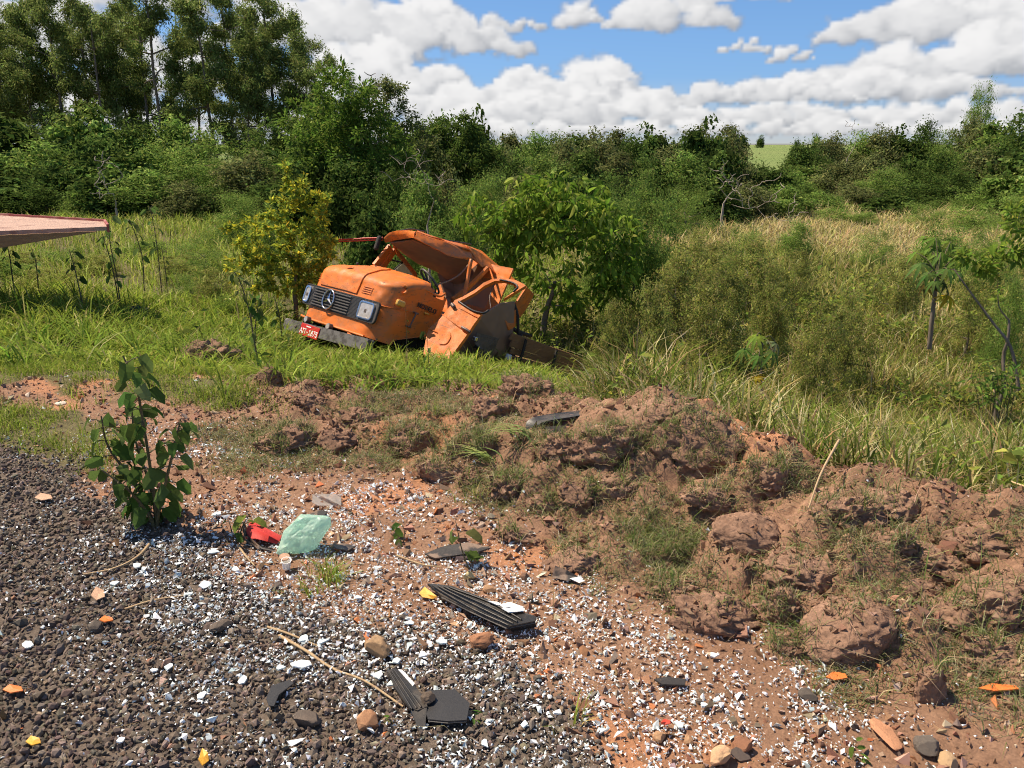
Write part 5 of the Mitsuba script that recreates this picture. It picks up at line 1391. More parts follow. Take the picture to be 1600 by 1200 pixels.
# thorny bare shrubs and bare crowns at the wood's edge
for lab, seed, foot, dist, lobes, top in [('leafless grey tree top over the right rise', 611, 1322, 70, [(1322, 200, 16, 22)], (1322, 248)), ('leafless pale twigs above the pale tree', 612, 592, 30, [(592, 130, 18, 30), (600, 160, 20, 25)], (597, 215)), ('bare pale trunk and boughs at the left wood edge', 613, 180, 33, [(175, 260, 25, 35), (160, 290, 20, 25)], (178, 325)), ('bare branches before the middle belt', 614, 1130, 36, [(1125, 270, 25, 22), (1150, 285, 20, 18)], (1132, 318)), ('bare grey dead shrub with spreading twigs in the field', 607, 1185, 37.0, [(1150, 305, 50, 35), (1200, 295, 45, 45), (1240, 325, 45, 28)], (1185, 400)), ('bare twisted branches of a dead shrub behind the truck', 608, 672, 17.5, [(625, 262, 40, 28), (660, 250, 25, 40), (690, 285, 20, 30)], (668, 352))]:
    r_ = np.random.default_rng(seed)
    fx, fy = at(foot, dist)
    tips = []
    for cx, cy, a, b in lobes:
        for _ in range(16):
            u = unit(r_.normal(size=3)) * r_.uniform(.3, 1.1)
            tips.append([*at(cx + u[0] * a, dist + u[1] * .5), height(cy + u[2] * b, dist)])
    k = name('dead_shrub')
    tag(k, lab, 'shrub')
    put(k + '__branches', tubes(limb_paths(r_, (fx, fy, ground_z(fx, fy)), [*at(top[0], dist), height(top[1], dist)], tips, .045 if dist < 25 else .10, .06, .5, .15 if dist < 25 else .2), 5), 'dead_wood', smooth=True)
# ------------------------------------------------------------------ clods of dug earth on the heap
rng = np.random.default_rng(404)


def clod_color(p, n, uv):
    f1 = dfbm(p.x * 7, p.y * 7, p.z * 7, 3)
    f2 = dfbm(p.x * 70, p.y * 70, p.z * 70, 3)
    c = dmix((0.14, 0.078, 0.048), (0.31, 0.195, 0.135), f1 * .55 + f2 * .5)
    c = dmix(c, (0.13, 0.082, 0.056), dsmooth(.56, .70, dnoise(p.x * 120, p.y * 120, p.z * 60)) * .6)
    return c


scene['clod_matter'] = {'type': 'twosided', 'nested': {'type': 'bumpmap', 'arbitrary': {**mikit.proc(lambda p, n, uv: dfbm(p.x * 48, p.y * 48, p.z * 48, 4) * 0.012, eps=8e-4)}, 'scale': 1.0,
                        'bsdf': {'type': 'principled', 'base_color': mikit.proc(clod_color), 'roughness': 0.95, 'specular': 0.12}}}
_turf_pts, _clods, _crumbs = [], [], []


def clod(px, py, rx, rz, label, seed, smooth_=0.0, turf=0.0, deep=.8, flat_top=False):
    r_ = np.random.default_rng(seed)
    c = onto(px, py + rz * .4)
    dist = np.linalg.norm(c - CAM)
    a, h = rx / FPX * dist, rz / FPX * dist * (.98 + .1 * smooth_)
    m = trimesh.creation.icosphere(subdivisions=4, radius=1.0)
    v = np.array(m.vertices)
    o = r_.uniform(0, 90, 3)
    n1 = meshkit.fbm(v * 1.2 + o, 3, 3) - .5
    n2 = meshkit.fbm(v * 4.2 + o, 5, 4) - .5
    n3 = np.minimum(np.abs(meshkit.fbm(v * 2.6 + o + 7, 3, 6) - .5) * 3, .45)
    v = v * (1 + (0.9 - .4 * smooth_) * n1 + (0.6 - .4 * smooth_) * n2 + (.42 - .36 * smooth_) * (n3 - .35))[:, None]
    for _k in range(4):
        nn = unit(r_.normal(size=3)); d = v @ nn
        v = v - np.maximum(d - r_.uniform(.65, .9), 0)[:, None] * nn * .8
    if flat_top:
        v[:, 2] = np.minimum(v[:, 2], .45 + .12 * n2)
    v = v * np.array([a, a * deep, h])
    t = r_.uniform(-.25, .25)
    v = v @ np.array([[1, 0, -t], [0, 1, 0], [t, 0, 1]])
    v = v + c + np.array([0, a * deep * .35, h * .02])
    k = name('earth_clod')
    _clods.append((px, k))
    put(k, (v, np.array(m.faces)), 'clod_matter', label, 'clod', 'clods of dug earth', smooth=True)
    q = trimesh.Trimesh(v, m.faces, process=False)
    j = r_.choice(len(q.faces), 380, p=q.area_faces / q.area)
    _crumbs.append(q.triangles_center[j] + q.face_normals[j] * .001)
    if turf > 0:
        w = np.maximum(q.face_normals[:, 2] + .35, 0) * q.area_faces
        w = w * np.clip((meshkit.fbm(q.triangles_center * 16 + seed, 3, 9) - .42) * 6, 0, 1)
        i = r_.choice(len(w), int(turf * 70), p=w / w.sum())
        _turf_pts.append(q.triangles_center[i])


CL = 'plain'
for i, (px, py, rx, rz, lab, sm, tf) in enumerate([
    (1178, 838, 62, 32, 'smooth rounded pinkish block of earth near the middle of the heap', .9, 0), (1335, 985, 72, 40, 'long smooth block of earth at the front edge of the heap', .7, .6), (1088, 692, 66, 66, 'largest mound of earth with hollow dark side at the heap crest', .1, 6),
    (1030, 652, 66, 34, 'bare rounded mound of earth at the top of the heap', .5, 1), (955, 690, 55, 42, CL, .2, 4), (880, 700, 40, 26, CL, .2, 2), (850, 790, 30, 20, CL, 0, 1), (1025, 850, 92, 32, 'flat slab of earth covered with dense green turf', .6, 40),
    (1275, 895, 70, 34, CL, .5, 1), (1330, 805, 55, 36, CL, 0, 2), (1400, 790, 52, 28, CL, .3, .6), (1205, 748, 40, 26, CL, 0, 2.5), (1115, 965, 62, 34, CL, .3, .6), (1225, 950, 30, 36, 'dark upright crumbly clod in the front of the heap', 0, 1), (1455, 1075, 22, 40, 'narrow bare pinkish slab of earth at the right front', .9, .3),
    (828, 612, 48, 30, 'dark earth mound in front of the truck cab', 0, 2), (775, 640, 36, 26, CL, .2, 1), (640, 690, 44, 36, CL, 0, 6), (560, 655, 42, 22, CL, .3, 1), (480, 628, 30, 14, 'bright red clod beside the grass left of the heap', .4, 0), (418, 590, 22, 20, 'red brown clod half in grass shadow at left', .3, .4),
    (318, 562, 44, 34, 'root ball of fibrous earth with grass at left', 0, 6), (738, 700, 40, 36, CL, 0, 6), (690, 735, 40, 20, CL, .4, 1.2), (895, 880, 46, 22, CL, .5, .5), (968, 765, 44, 26, CL, 0, 2), (1545, 850, 55, 28, CL, .3, 1.2), (1475, 885, 62, 30, CL, .4, .6), (1575, 935, 52, 32, CL, .3, .8),
    (1505, 965, 52, 26, CL, .4, .8), (1415, 925, 40, 18, CL, .4, 1), (1050, 925, 46, 22, CL, .1, 1.4), (742, 748, 26, 10, CL, .3, .3), (810, 838, 36, 14, CL, .3, .5), (440, 690, 50, 26, CL, .2, 4), (520, 690, 36, 24, 'dark red brown clod at the left end of the heap', .2, 0), (1395, 845, 36, 20, CL, .2, 1), (1250, 1010, 34, 16, CL, .1, 1.2), (1560, 1020, 46, 26, CL, .2, 1.6), (1120, 780, 44, 22, CL, .1, 1.2), (905, 770, 30, 22, CL, 0, 1.2), (790, 760, 32, 18, CL, 0, 1.2)]):
    clod(px, py, rx, rz, lab, 1000 + i, sm, tf, flat_top=(i == 7))
_plain = sorted((px, k) for px, k in _clods if labels[k]['label'] == 'plain')
for n_, (px, k) in enumerate(_plain):
    labels[k]['label'] = f'plain lumpy clod of red brown earth on the heap, {ORD[n_]} from left'
_cp = np.vstack(_crumbs)
_cp = _cp[rng.uniform(size=len(_cp)) < .2 + 1.2 * sstep(.42, .6, meshkit.fbm(_cp * 14, 3, 12))]
_s = np.exp(rng.normal(math.log(.0058), .5, len(_cp)))
put('clod_crumbs', scatter(GRIT, _cp, rot(rng, len(_cp)), _s[:, None] * rng.uniform(.7, 1.3, (len(_cp), 3)), pick(rng, len(_cp), [(0.21, 0.125, 0.082), (0.15, 0.086, 0.056), (0.29, 0.185, 0.125)], [4, 4, 2], .14, .04), rng), 'soil_matter', 'crumbs of earth clinging to the dug clods', 'soil', kind='stuff')
_tp = np.vstack(_turf_pts)
_i = np.repeat(np.arange(len(_tp)), 4)
_b = _tp[_i] + rng.normal(0, .008, (len(_i), 3)) * [1, 1, .2] - [0, 0, .003]
_n = len(_i)
put('clod_turf', blades(_b, .052 * np.exp(rng.normal(0, .55, _n)), .0042 * rng.uniform(.6, 1.3, _n), rng.uniform(0, 6.3, _n), rng.uniform(.3, 1.15, _n), 2, rng,
    pick(rng, _n, [(0.19, 0.235, 0.08), (0.29, 0.31, 0.15), (0.46, 0.39, 0.24), (0.13, 0.19, 0.05), (0.34, 0.26, 0.16)], [4, 3, 2.5, 3, 1.8], .22)), 'grass_matter', 'short matted turf still rooted on the dug clods', 'turf', kind='stuff')

# ------------------------------------------------------------------ stones
STONE_V = rocks(9, 8, 3, .35, .85)


def stone(px, py, r, label, seed, c0, c1, squash=.85, sink=.25):
    r_ = np.random.default_rng(seed)
    c = onto(px, py)
    a = r / FPX * np.linalg.norm(c - CAM)
    v, f = STONE_V[seed % 8]
    v = np.einsum('ij,kj->ki', rot(r_, 1, .5)[0], v * np.array([1, .85, squash])) * a
    q = meshkit.fbm(v / a * 2.2 + seed, 4, 2)[:, None]
    col = np.array(c0) * (1 - q) + np.array(c1) * q
    k = name('stone')
    put(k, (v + c + [0, 0, a * (squash - sink)], f, col), 'stone_matter', label, 'stone', smooth=False)


RB, TN, DK, OR = (0.23, 0.105, 0.055), (0.40, 0.27, 0.15), (0.09, 0.075, 0.062), (0.42, 0.15, 0.06)
for i, (px, py, r, lab, c0, c1, sq) in enumerate([
    (752, 1012, 20, 'red brown rounded stone right of centre in the gravel', RB, (.30, .15, .08), .85), (592, 1026, 21, 'tan and dark broken stone standing left of the red stone', TN, (.16, .09, .05), .95), (575, 1138, 20, 'square brown brick like stone with pale top, near the lower edge', (.42, .24, .13), RB, .9),
    (573, 998, 9, 'small flat orange brick chip', OR, OR, .5), (733, 905, 11, 'pale yellow lump of foam like stone under the seedling', (.58, .48, .24), (.50, .40, .2), .8), (1130, 992, 12, 'orange earth lump at the foot of the heap', (.45, .19, .09), (.38, .18, .09), .8),
    (1262, 1092, 14, 'dark grey lump on the red earth at right', DK, DK, .7), (1030, 1155, 12, 'brown stone in the glass strewn gravel at lower right', RB, TN, .7), (1160, 1172, 15, 'brown angular stone at the lower right', RB, (.2, .1, .06), .8), (1125, 1190, 24, 'large tan stone at the lower edge', TN, (.5, .3, .18), .6),
    (1445, 1172, 20, 'dark pitted stone on red earth at lower right corner', DK, (.14, .12, .1), .7), (1385, 1150, 28, 'flat orange stone slab lying on the earth', (.48, .24, .13), (.40, .2, .11), .35), (900, 905, 9, 'small dark orange stone near the torn sheet', OR, RB, .7), (820, 905, 10, 'brown stone by the torn ribbed strip', RB, DK, .7),
    (765, 925, 11, 'brown stone touching the ribbed strip', RB, TN, .7), (985, 1120, 10, 'dark stone among white glass', DK, RB, .7), (845, 1060, 7, 'small bright orange stone chip on gravel', OR, OR, .7), (840, 1093, 7, 'lower of two orange stone chips on the gravel', OR, RB, .8), (150, 985, 12, 'dark lump in the gravel at left', DK, DK, .7), (345, 985, 16, 'dark earthy lump in the gravel', DK, (.12, .09, .07), .7),
    (480, 1130, 22, 'large dark lump of bonded gravel', DK, (.13, .10, .08), .6), (1480, 1195, 16, 'tan stone at the lower right edge', TN, TN, .6), (1075, 1160, 9, 'small tan stone in the glass', TN, RB, .7), (505, 905, 8, 'small brown stone near the grass tuft', RB, RB, .7), (95, 632, 8, 'pale flat stone in the grass at left', (.6, .52, .42), (.55, .5, .4), .4)]):
    stone(px, py, r, lab, 2000 + i, c0, c1, sq)

# larger pieces of windscreen glass
r_ = np.random.default_rng(77)
_flakes = [(322, 920, 10), (335, 868, 12), (340, 808, 8), (370, 895, 7), (435, 940, 8), (45, 1015, 9), (315, 1095, 9), (475, 1005, 9), (505, 1010, 10), (470, 1045, 16), (440, 1050, 8), (380, 1070, 8), (590, 1062, 10), (620, 1040, 9), (610, 1075, 8), (660, 1030, 9), (690, 1010, 10), (700, 1120, 8), (1115, 1030, 9), (1120, 1100, 8), (1100, 1110, 8), (215, 890, 8), (295, 935, 7), (180, 918, 7), (190, 1165, 7), (760, 1170, 8), (940, 1150, 9), (870, 1120, 8), (1060, 1140, 9), (820, 1140, 8), (560, 940, 7), (640, 980, 8), (265, 1050, 8), (241, 1055, 6)]
_xs = sorted(q[0] for q in _flakes)
for i, (px, py, r) in enumerate(_flakes):
    c = onto(px, py)
    a = r / FPX * np.linalg.norm(c - CAM)
    n_ = r_.integers(5, 8)
    ang = np.sort(r_.uniform(0, 2 * np.pi, n_))
    if np.max(np.diff(np.append(ang, ang[0] + 6.283))) > 2.6:
        ang = np.linspace(0, 2 * np.pi, n_, endpoint=False) + r_.uniform(0, .5, n_)
    import shapely
    g = shapely.Polygon(np.stack([np.cos(ang), np.sin(ang) * .8], 1) * a * r_.uniform(.75, 1.1, (n_, 1))).convex_hull
    t = trimesh.creation.extrude_polygon(g, .005, engine='earcut')
    v = np.einsum('ij,kj->ki', rot(r_, 1, .28)[0], np.array(t.vertices)) + c + [0, 0, .016]
    put(name('glass_piece'), (v, np.array(t.faces), np.tile([.62, .72, .72] if i % 3 else [.74, .80, .80], (len(v), 1))), 'glass_crumb', f'larger pale flake of broken windscreen on the gravel, {ORD[_xs.index(px)]} from left', 'glass', 'larger flakes of broken windscreen')


# ------------------------------------------------------------------ torn pieces of the lorry and litter
def lay(points, lift, th, shift=0.0):
    """A thick panel lying over the ground where the photograph shows its outline; lift is one height or one per corner."""
    l = np.broadcast_to(lift, (len(points),))
    return plate([onto(px, py, h) for (px, py), h in zip(points, l)], th)


def lie(nm, mesh, bsdf, label=None, cat=None, parent=None, smooth=False):
    k = name(parent + '__' + nm if parent else nm)
    put(k, mesh, bsdf, label, cat, smooth=smooth)
    return k


mat('mud_plastic', base_color=mikit.proc(lambda p, n, uv: dmix((0.035, 0.032, 0.03), (0.20, 0.14, 0.10), dsmooth(.45, .62, dfbm(p.x * 25, p.y * 25, p.z * 25, 3)))), roughness=0.55, specular=0.4)
mat('black_film', base_color=rgb(0.035, 0.034, 0.033), roughness=0.38, specular=0.5)
mat('orange_chip', base_color=rgb(0.66, 0.17, 0.035), roughness=0.5)
mat('yellow_chip', base_color=rgb(0.70, 0.36, 0.04), roughness=0.45)
mat('red_fabric', base_color=mikit.proc(lambda p, n, uv: dmix((0.40, 0.018, 0.015), (0.50, 0.03, 0.022), dfbm(p.x * 40, p.y * 40, p.z * 40, 2))), roughness=0.7)
mat('navy_fabric', base_color=rgb(0.018, 0.022, 0.045), roughness=0.85)
mat('cup_white', base_color=rgb(0.80, 0.79, 0.75), roughness=0.4)
mat('tan_chip', base_color=rgb(0.45, 0.28, 0.18), roughness=0.8)
mat('dry_stalk', base_color=mikit.proc(lambda p, n, uv: dmix((0.30, 0.20, 0.11), (0.46, 0.34, 0.19), dfbm(p.x * 60, p.y * 60, p.z * 60, 2))), roughness=0.85)
scene['bag_film'] = {'type': 'principledthin', 'base_color': rgb(0.70, 0.93, 0.82), 'roughness': 0.3, 'spec_trans': 0.35, 'diff_trans': 1.2, 'eta': 1.4}

# ribbed black strip with a broken white letter
sp = lie('ribbed_strip', lay([(668, 913), (706, 917), (772, 942), (838, 965), (836, 972), (792, 981), (735, 955), (690, 932)], [.03, .04, .05, .05, .05, .045, .045, .035], .010), 'black_plastic', 'long black ribbed trim strip with part of a white letter', 'trim piece')
lie('front_lip', plate([onto(690, 932, .035), onto(735, 955, .045), onto(792, 981, .045), onto(795, 984, .005), onto(738, 960, .0), onto(688, 936, .0)], .008), 'black_plastic', parent=sp)
lie('end_lip', plate([onto(792, 981, .045), onto(836, 972, .05), onto(838, 978, .012), onto(796, 985, .012)], .008), 'black_plastic', parent=sp)
for k in range(4):
    f = k / 3
    a, b, c = np.array([676, 915.]) + np.array([26, 2.5]) * f, np.array([738, 951.]) + np.array([30, -9]) * f, np.array([795, 977.]) + np.array([20, -9]) * f
    lie('rib', tubes([(spline([onto(*a, .047), onto(*b, .057), onto(*c, .057)], 12), .0035)], 5), 'black_plastic', parent=sp, smooth=True)
for q in ([(762, 939), (778, 941), (786, 946), (776, 945)], [(780, 945), (797, 941), (819, 949), (806, 953), (796, 949), (787, 950)], [(784, 951), (796, 951), (820, 951), (819, 955), (795, 957)]):
    lie('letter_stroke', lay(q, .062, .003), 'white_paint', parent=sp)
lie('amber_chip', lay([(655, 927), (664, 917), (683, 932), (676, 936), (660, 933)], [.022, .03, .03, .014, .014], .004), 'yellow_chip', 'orange yellow lens chip at the tip of the ribbed strip', 'lens chip')
# second strip and plate
s2 = lie('broken_strip', lay([(606, 1049), (618, 1046), (640, 1062), (664, 1094), (668, 1106), (652, 1112), (640, 1108), (618, 1078)], .035, .010), 'black_plastic', 'short broken black ribbed strip bent over at its lower end', 'trim piece')
lie('bent_end', lay([(642, 1110), (667, 1107), (664, 1142), (655, 1144)], [.033, .035, .01, .008], .008), 'black_plastic', parent=s2)
for k in range(3):
    a, b = np.array([608 + 4. * k, 1050 - 1.2 * k]), np.array([644 + 7. * k, 1108 - 1.5 * k])
    lie('rib', tubes([(np.array([onto(*a, .041), onto(*b, .041)]), .0032)], 5), 'black_plastic', parent=s2, smooth=True)
lie('white_edge', lay([(622, 1046), (628, 1047), (648, 1068), (645, 1072)], .043, .003), 'white_paint', parent=s2)
pl = lie('black_sheet', lay([(657, 1087), (668, 1080), (711, 1078), (734, 1100), (729, 1126), (700, 1128), (669, 1125)], [.03, .032, .032, .03, .03, .03, .03], .006), 'black_film', 'flat angular black panel beside the broken strip', 'panel')
lie('panel_edge', lay([(669, 1126), (700, 1129), (729, 1127), (728, 1131), (700, 1134), (670, 1130)], [.028, .028, .028, .006, .006, .006], .005), 'black_film', parent=pl)
c = onto(668, 1090, .045)
q = rocks(31, 1, 3, .4, .7)[0]
put(name('stone'), (q[0] * .026 + c, q[1], np.tile([.10, .075, .055], (len(q[0]), 1))), 'stone_matter', 'dark lump of earth lying on the flat black panel', 'stone')
lie('black_shard', lay([(416, 1092), (424, 1072), (452, 1063), (459, 1068), (436, 1086), (428, 1104), (420, 1103)], .024, .004), 'black_film', 'matt black angular shard lying in the gravel at left', 'shard')
lie('black_shard', lay([(1022, 1062), (1040, 1058), (1072, 1062), (1070, 1071), (1035, 1070)], .02, .005), 'mud_plastic', 'small dark shard on the glass strewn earth at right', 'shard')
# mud covered wing piece on the heap
_gd = onto(880, 676)[1] - .06


def G(px, py, back=0.0):
    return W(px, py, _gd + back)


g = lie('mudguard', sheet(np.stack([spline([G(824, 678, .06), G(823, 662, .10), G(836, 653, .12), G(870, 647, .16), G(905, 643, .2), G(940, 637, .28)], 22), spline([G(842, 678, .0), G(841, 667, .03), G(852, 660, .05), G(880, 655, .08), G(910, 650, .13), G(940, 642, .23)], 22)], 1), .012), 'black_plastic', 'black curved mudguard piece half buried in the heap', 'mudguard', smooth=True)
lie('lower_strip', strip([G(838, 681, -.03), G(870, 677, -.03), G(905, 671, .02)], (0, .02, .03), .02), 'mud_plastic', parent=g)
lie('inner_wall', sheet(np.stack([spline([G(830, 668, .10), G(848, 654, .16), G(890, 647, .22), G(925, 640, .28)], 12), spline([G(832, 680, .06), G(850, 674, .08), G(890, 670, .10), G(918, 662, .16)], 12)], 1), .01), 'black_plastic', parent=g)
lie('trim_rod', strip([G(852, 670, -.01), G(885, 668, 0), G(918, 672, .02)], (0, .01, .016), .012), 'dull_metal', parent=g)
b = lie('torn_sheet', lay([(862, 902), (868, 884), (888, 892), (906, 902), (888, 908)], [.01, .05, .04, .02, .012], .006), 'mud_plastic', 'torn brown sheet with a white tip at the foot of the heap', 'sheet')
lie('white_tip', lay([(890, 904), (908, 901), (914, 908), (905, 911)], [.02, .025, .012, .012], .005), 'white_paint', parent=b)
lie('flat_offcut', lay([(664, 866), (690, 855), (730, 848), (768, 856), (750, 862), (715, 868), (680, 873)], [.012, .02, .03, .02, .02, .02, .012], .006), 'mud_plastic', 'long dusty brown rubber offcut lying behind the seedling', 'offcut')
lie('flat_offcut', lay([(520, 852), (535, 849), (556, 854), (545, 860), (526, 858)], .015, .005), 'mud_plastic', 'small dark offcut right of the green bag', 'offcut')
lie('flat_offcut', lay([(478, 806), (497, 797), (512, 800), (500, 812)], .015, .005), 'mud_plastic', 'dark grey offcut behind the green bag', 'offcut')
scene['clear_film'] = {'type': 'blendbsdf', 'weight': 0.22, 'first': {'type': 'thindielectric', 'int_ior': 1.5}, 'second': {'type': 'twosided', 'nested': {'type': 'principled', 'base_color': rgb(0.75, 0.72, 0.68), 'roughness': 0.25}}}
lie('clear_wrapper', sheet(np.array([[onto(488 + i * 9, 772 + j * 4.5, .008 + .03 * ((i * 7 + j * 5) % 4) / 3) for j in range(5)] for i in range(6)]), .002), 'clear_film', 'crumpled clear plastic wrapper on red earth', 'wrapper')
for px, py, w_, h_, mt, lab in [(20, 1076, 16, 7, 'orange_chip', 'bright orange paint shard in the gravel at the left edge'), (52, 1157, 12, 8, 'yellow_chip', 'yellow lens shard in the gravel near the lower left corner'), (153, 927, 11, 11, 'tan_chip', 'pale pink triangular tile chip in the gravel'), (166, 967, 11, 5, 'orange_chip', 'small orange shard left of the dry stem'),
                           (1307, 1056, 17, 7, 'orange_chip', 'orange paint shard on earth at the heap foot'), (1560, 1074, 32, 6, 'orange_chip', 'long orange paint strip lying on turf at the right edge'), (68, 776, 14, 6, 'tan_chip', 'flat tan chip on the gravel near the grass'), (1040, 1128, 8, 5, 'red_plastic', 'tiny red lens chip among the glass'),
                           (318, 1182, 8, 14, 'yellow_chip', 'yellow leaf shaped chip at the lower edge')]:
    r_ = np.random.default_rng(px)
    p_ = [(px - w_, py + h_ * .3), (px - w_ * .3, py - h_ * .9), (px + w_ * .8, py - h_ * .4), (px + w_, py + h_ * .5), (px - w_ * .2, py + h_)]
    lie('shard', lay(p_, r_.uniform(.016, .03, 5), .004), mt, lab, 'shard')

# green carrier bag, white cup, red cloth
def crumple(center, axes, seed, amp=.22, sub=5, flat_bottom=-.55, freq=2.2):
    m = trimesh.creation.icosphere(subdivisions=sub, radius=1.0)
    v = np.array(m.vertices)
    n1 = np.abs(meshkit.fbm(v * freq + seed, 4, seed) - .5) * 2
    n2 = np.abs(meshkit.noise(v * freq * 3.1 + seed, seed + 1) - .5) * 2
    v = v * (1.08 - amp * 2 * (1 - n1) ** 3 * .6 - amp * .5 * (1 - n2) ** 2)[:, None]
    w_ = v @ np.array([[.8, .3, -.5], [-.3, .9, .3], [.5, -.1, .85]])
    v = v * (1 - amp * .55 * np.abs(meshkit.noise(w_ * [7, 2.0, 1.6] + seed, seed + 3) - .5) - amp * .4 * np.abs(meshkit.noise(w_[:, [1, 0, 2]] * [11, 2.6, 2] + seed, seed + 4) - .5))[:, None]
    v[:, 2] = np.maximum(v[:, 2], flat_bottom)
    return v * axes + center, np.array(m.faces)


c = onto(468, 874)
_bo = np.array([(428, 872), (431, 858), (437, 842), (447, 828), (461, 820), (478, 817), (494, 818), (509, 821), (511, 832), (505, 843), (500, 853), (490, 866), (474, 873), (456, 876), (440, 877)], float)
_m2 = c[1]
_bw = np.array([W(px, py, _m2) for px, py in _bo])
_bc = _bw.mean(0) + [0, 0, -.01]
_bw = _bw + np.random.default_rng(5).normal(0, .004, _bw.shape)
_th = np.linspace(0, 1, 97)[:-1] * len(_bw)
_ring = np.stack([np.interp(_th, np.arange(len(_bw) + 1), np.append(_bw[:, k], _bw[0, k])) for k in range(3)], 1)
_rr = np.linspace(0, 1, 26)


def bag_side(sign, seed):
    g = _bc + (_ring - _bc)[:, None] * _rr[None, :, None]
    q = (g - _bc)
    # long soft folds running from the knot at the lower left to the open upper edge
    u, v = q[..., 0] * .8 + q[..., 2] * .6, -q[..., 0] * .6 + q[..., 2] * .8
    wv = meshkit.fbm(np.stack([u * 9, v * 9, 0 * u], -1) + seed, 2, seed) - .5
    dent = np.abs(meshkit.fbm(np.stack([u * 13 + 3, v * 22, 0 * u], -1) + seed, 3, seed + 5) - .5) * 2
    fold = np.abs(((v + wv * .11) / .034) % 1 - .5) * 2
    fine = np.abs(((v * .7 + u * .35 + wv * .07) / .017) % 1 - .5) * 2
    bulge = .062 * np.sqrt(np.maximum(1 - _rr[None] ** 2, 0)) * (.75 + .5 * wv * 2)
    off = bulge * (1.25 - 1.1 * dent) + (.007 * fold + .003 * fine) * np.sqrt(np.maximum(1 - _rr[None] ** 4, 0)) * (.4 + 1.2 * meshkit.noise(np.stack([u * 14, v * 14, 0 * u], -1) + seed, seed + 2))
    g = g + off[..., None] * np.array([0, -sign, .35 * (sign > 0)]) + np.array([0, .05, 0]) + (g[..., 2:] - c[2]) * np.array([0, .2, 0])
    n, m = g.shape[:2]
    i, j = np.meshgrid(np.arange(n), np.arange(m - 1), indexing='ij')
    f = np.stack([i * m + j, i * m + j + 1, ((i + 1) % n) * m + j + 1, ((i + 1) % n) * m + j], -1).reshape(-1, 4)
    return g.reshape(-1, 3), np.vstack([f[:, [0, 1, 2]], f[:, [0, 2, 3]]])


bg = lie('carrier_bag', bag_side(1, 5), 'bag_film', 'crumpled pale green plastic carrier bag on the gravel', 'bag', smooth=True)
lie('bag_back', bag_side(-1, 9), 'bag_film', parent=bg, smooth=True)
c = onto(448, 892)
cu = trimesh.creation.revolve([(0, .003), (.013, .0), (.015, .002), (.019, .042), (.0205, .043), (.0175, .042), (.0135, .004), (0, .004)], sections=28)
cu.apply_transform(trimesh.transformations.rotation_matrix(.25, [1, .5, 0])); cu.apply_translation(c + [0, 0, .012])
cp = lie('cup', cu, 'cup_white', 'small white plastic cup in front of the green bag', 'cup', smooth=40)
c2 = trimesh.creation.cylinder(.0205, .006, sections=28); c2.apply_transform(trimesh.transformations.rotation_matrix(.25, [1, .5, 0])); c2.apply_translation(c + [-.008, .012, .056])
lie('cup_rim', c2, 'tan_chip', parent=cp)
rd = lie('red_cloth', sheet(np.array([[onto(392, 815, .02), onto(400, 818, .05), onto(420, 828, .05), onto(440, 838, .03)], [onto(386, 826, .06), onto(402, 830, .07), onto(420, 838, .05), onto(436, 846, .02)], [onto(384, 842, .03), onto(400, 842, .05), onto(418, 846, .03), onto(432, 850, .012)]]), .006), 'red_fabric', 'folded red and black cloth lying left of the green bag', 'cloth', smooth=True)
lie('black_lining', sheet(np.array([[onto(381, 815, .05), onto(384, 835, .055), onto(392, 850, .02)], [onto(380, 830, .02), onto(392, 848, .03), onto(412, 858, .016)], [onto(386, 850, .01), onto(404, 858, .012), onto(430, 860, .01)]]), .006), 'mud_plastic', parent=rd, smooth=True)
lie('navy_cloth', crumple(onto(215, 497) + [0, 0, .10], np.array([.22, .16, .09]), 22, .35, 4), 'navy_fabric', 'dark navy garment thrown in the grass at left', 'cloth', smooth=True)

# dry stems on the ground
for pts, r0, lab in [([(418, 980), (450, 990), (498, 1010)], .006, 'shorter pale dry stem lying in the gravel'), ([(436, 993), (480, 1018), (520, 1045), (570, 1064), (630, 1104)], .006, 'long pale dry stem lying from gravel to the broken strip'),
                     ([(238, 845), (215, 870), (180, 888), (130, 898)], .008, 'bent brown stick below the big leaved plant'), ([(195, 952), (240, 938), (305, 928)], .005, 'thin brown stem in the gravel at left'), ([(372, 852), (385, 870), (398, 884)], .005, 'short pale twig left of the white cup'),
                     ([(1412, 690), (1460, 712), (1520, 742), (1602, 772)], .008, 'long thin bare branch lying on the grass at right'), ([(1305, 735), (1280, 770), (1262, 805)], .006, 'pale straw stalk leaning on the heap'), ([(1185, 690), (1196, 730), (1190, 765)], .005, 'pale straw stalk on the upper heap'), ([(620, 868), (660, 882), (690, 886)], .005, 'pale stem on pebbles left of the seedling'),
                     ([(828, 575), (845, 590), (862, 603)], .012, 'pale broken splinter of wood before the cab')]:
    p_ = [onto(px, py, .012 + .006 * (i % 2)) for i, (px, py) in enumerate(pts)]
    if 'leaning' in lab or 'branch' in lab or 'splinter' in lab:
        p_ = [q + [0, 0, .12 * (1 - i / (len(p_) - 1)) + .03] for i, q in enumerate(p_)]
    lie('dry_stem', tubes([(spline(p_, 20), np.linspace(r0, r0 * .5, 20))], 6), 'dry_stalk', lab, 'stem', smooth=True)

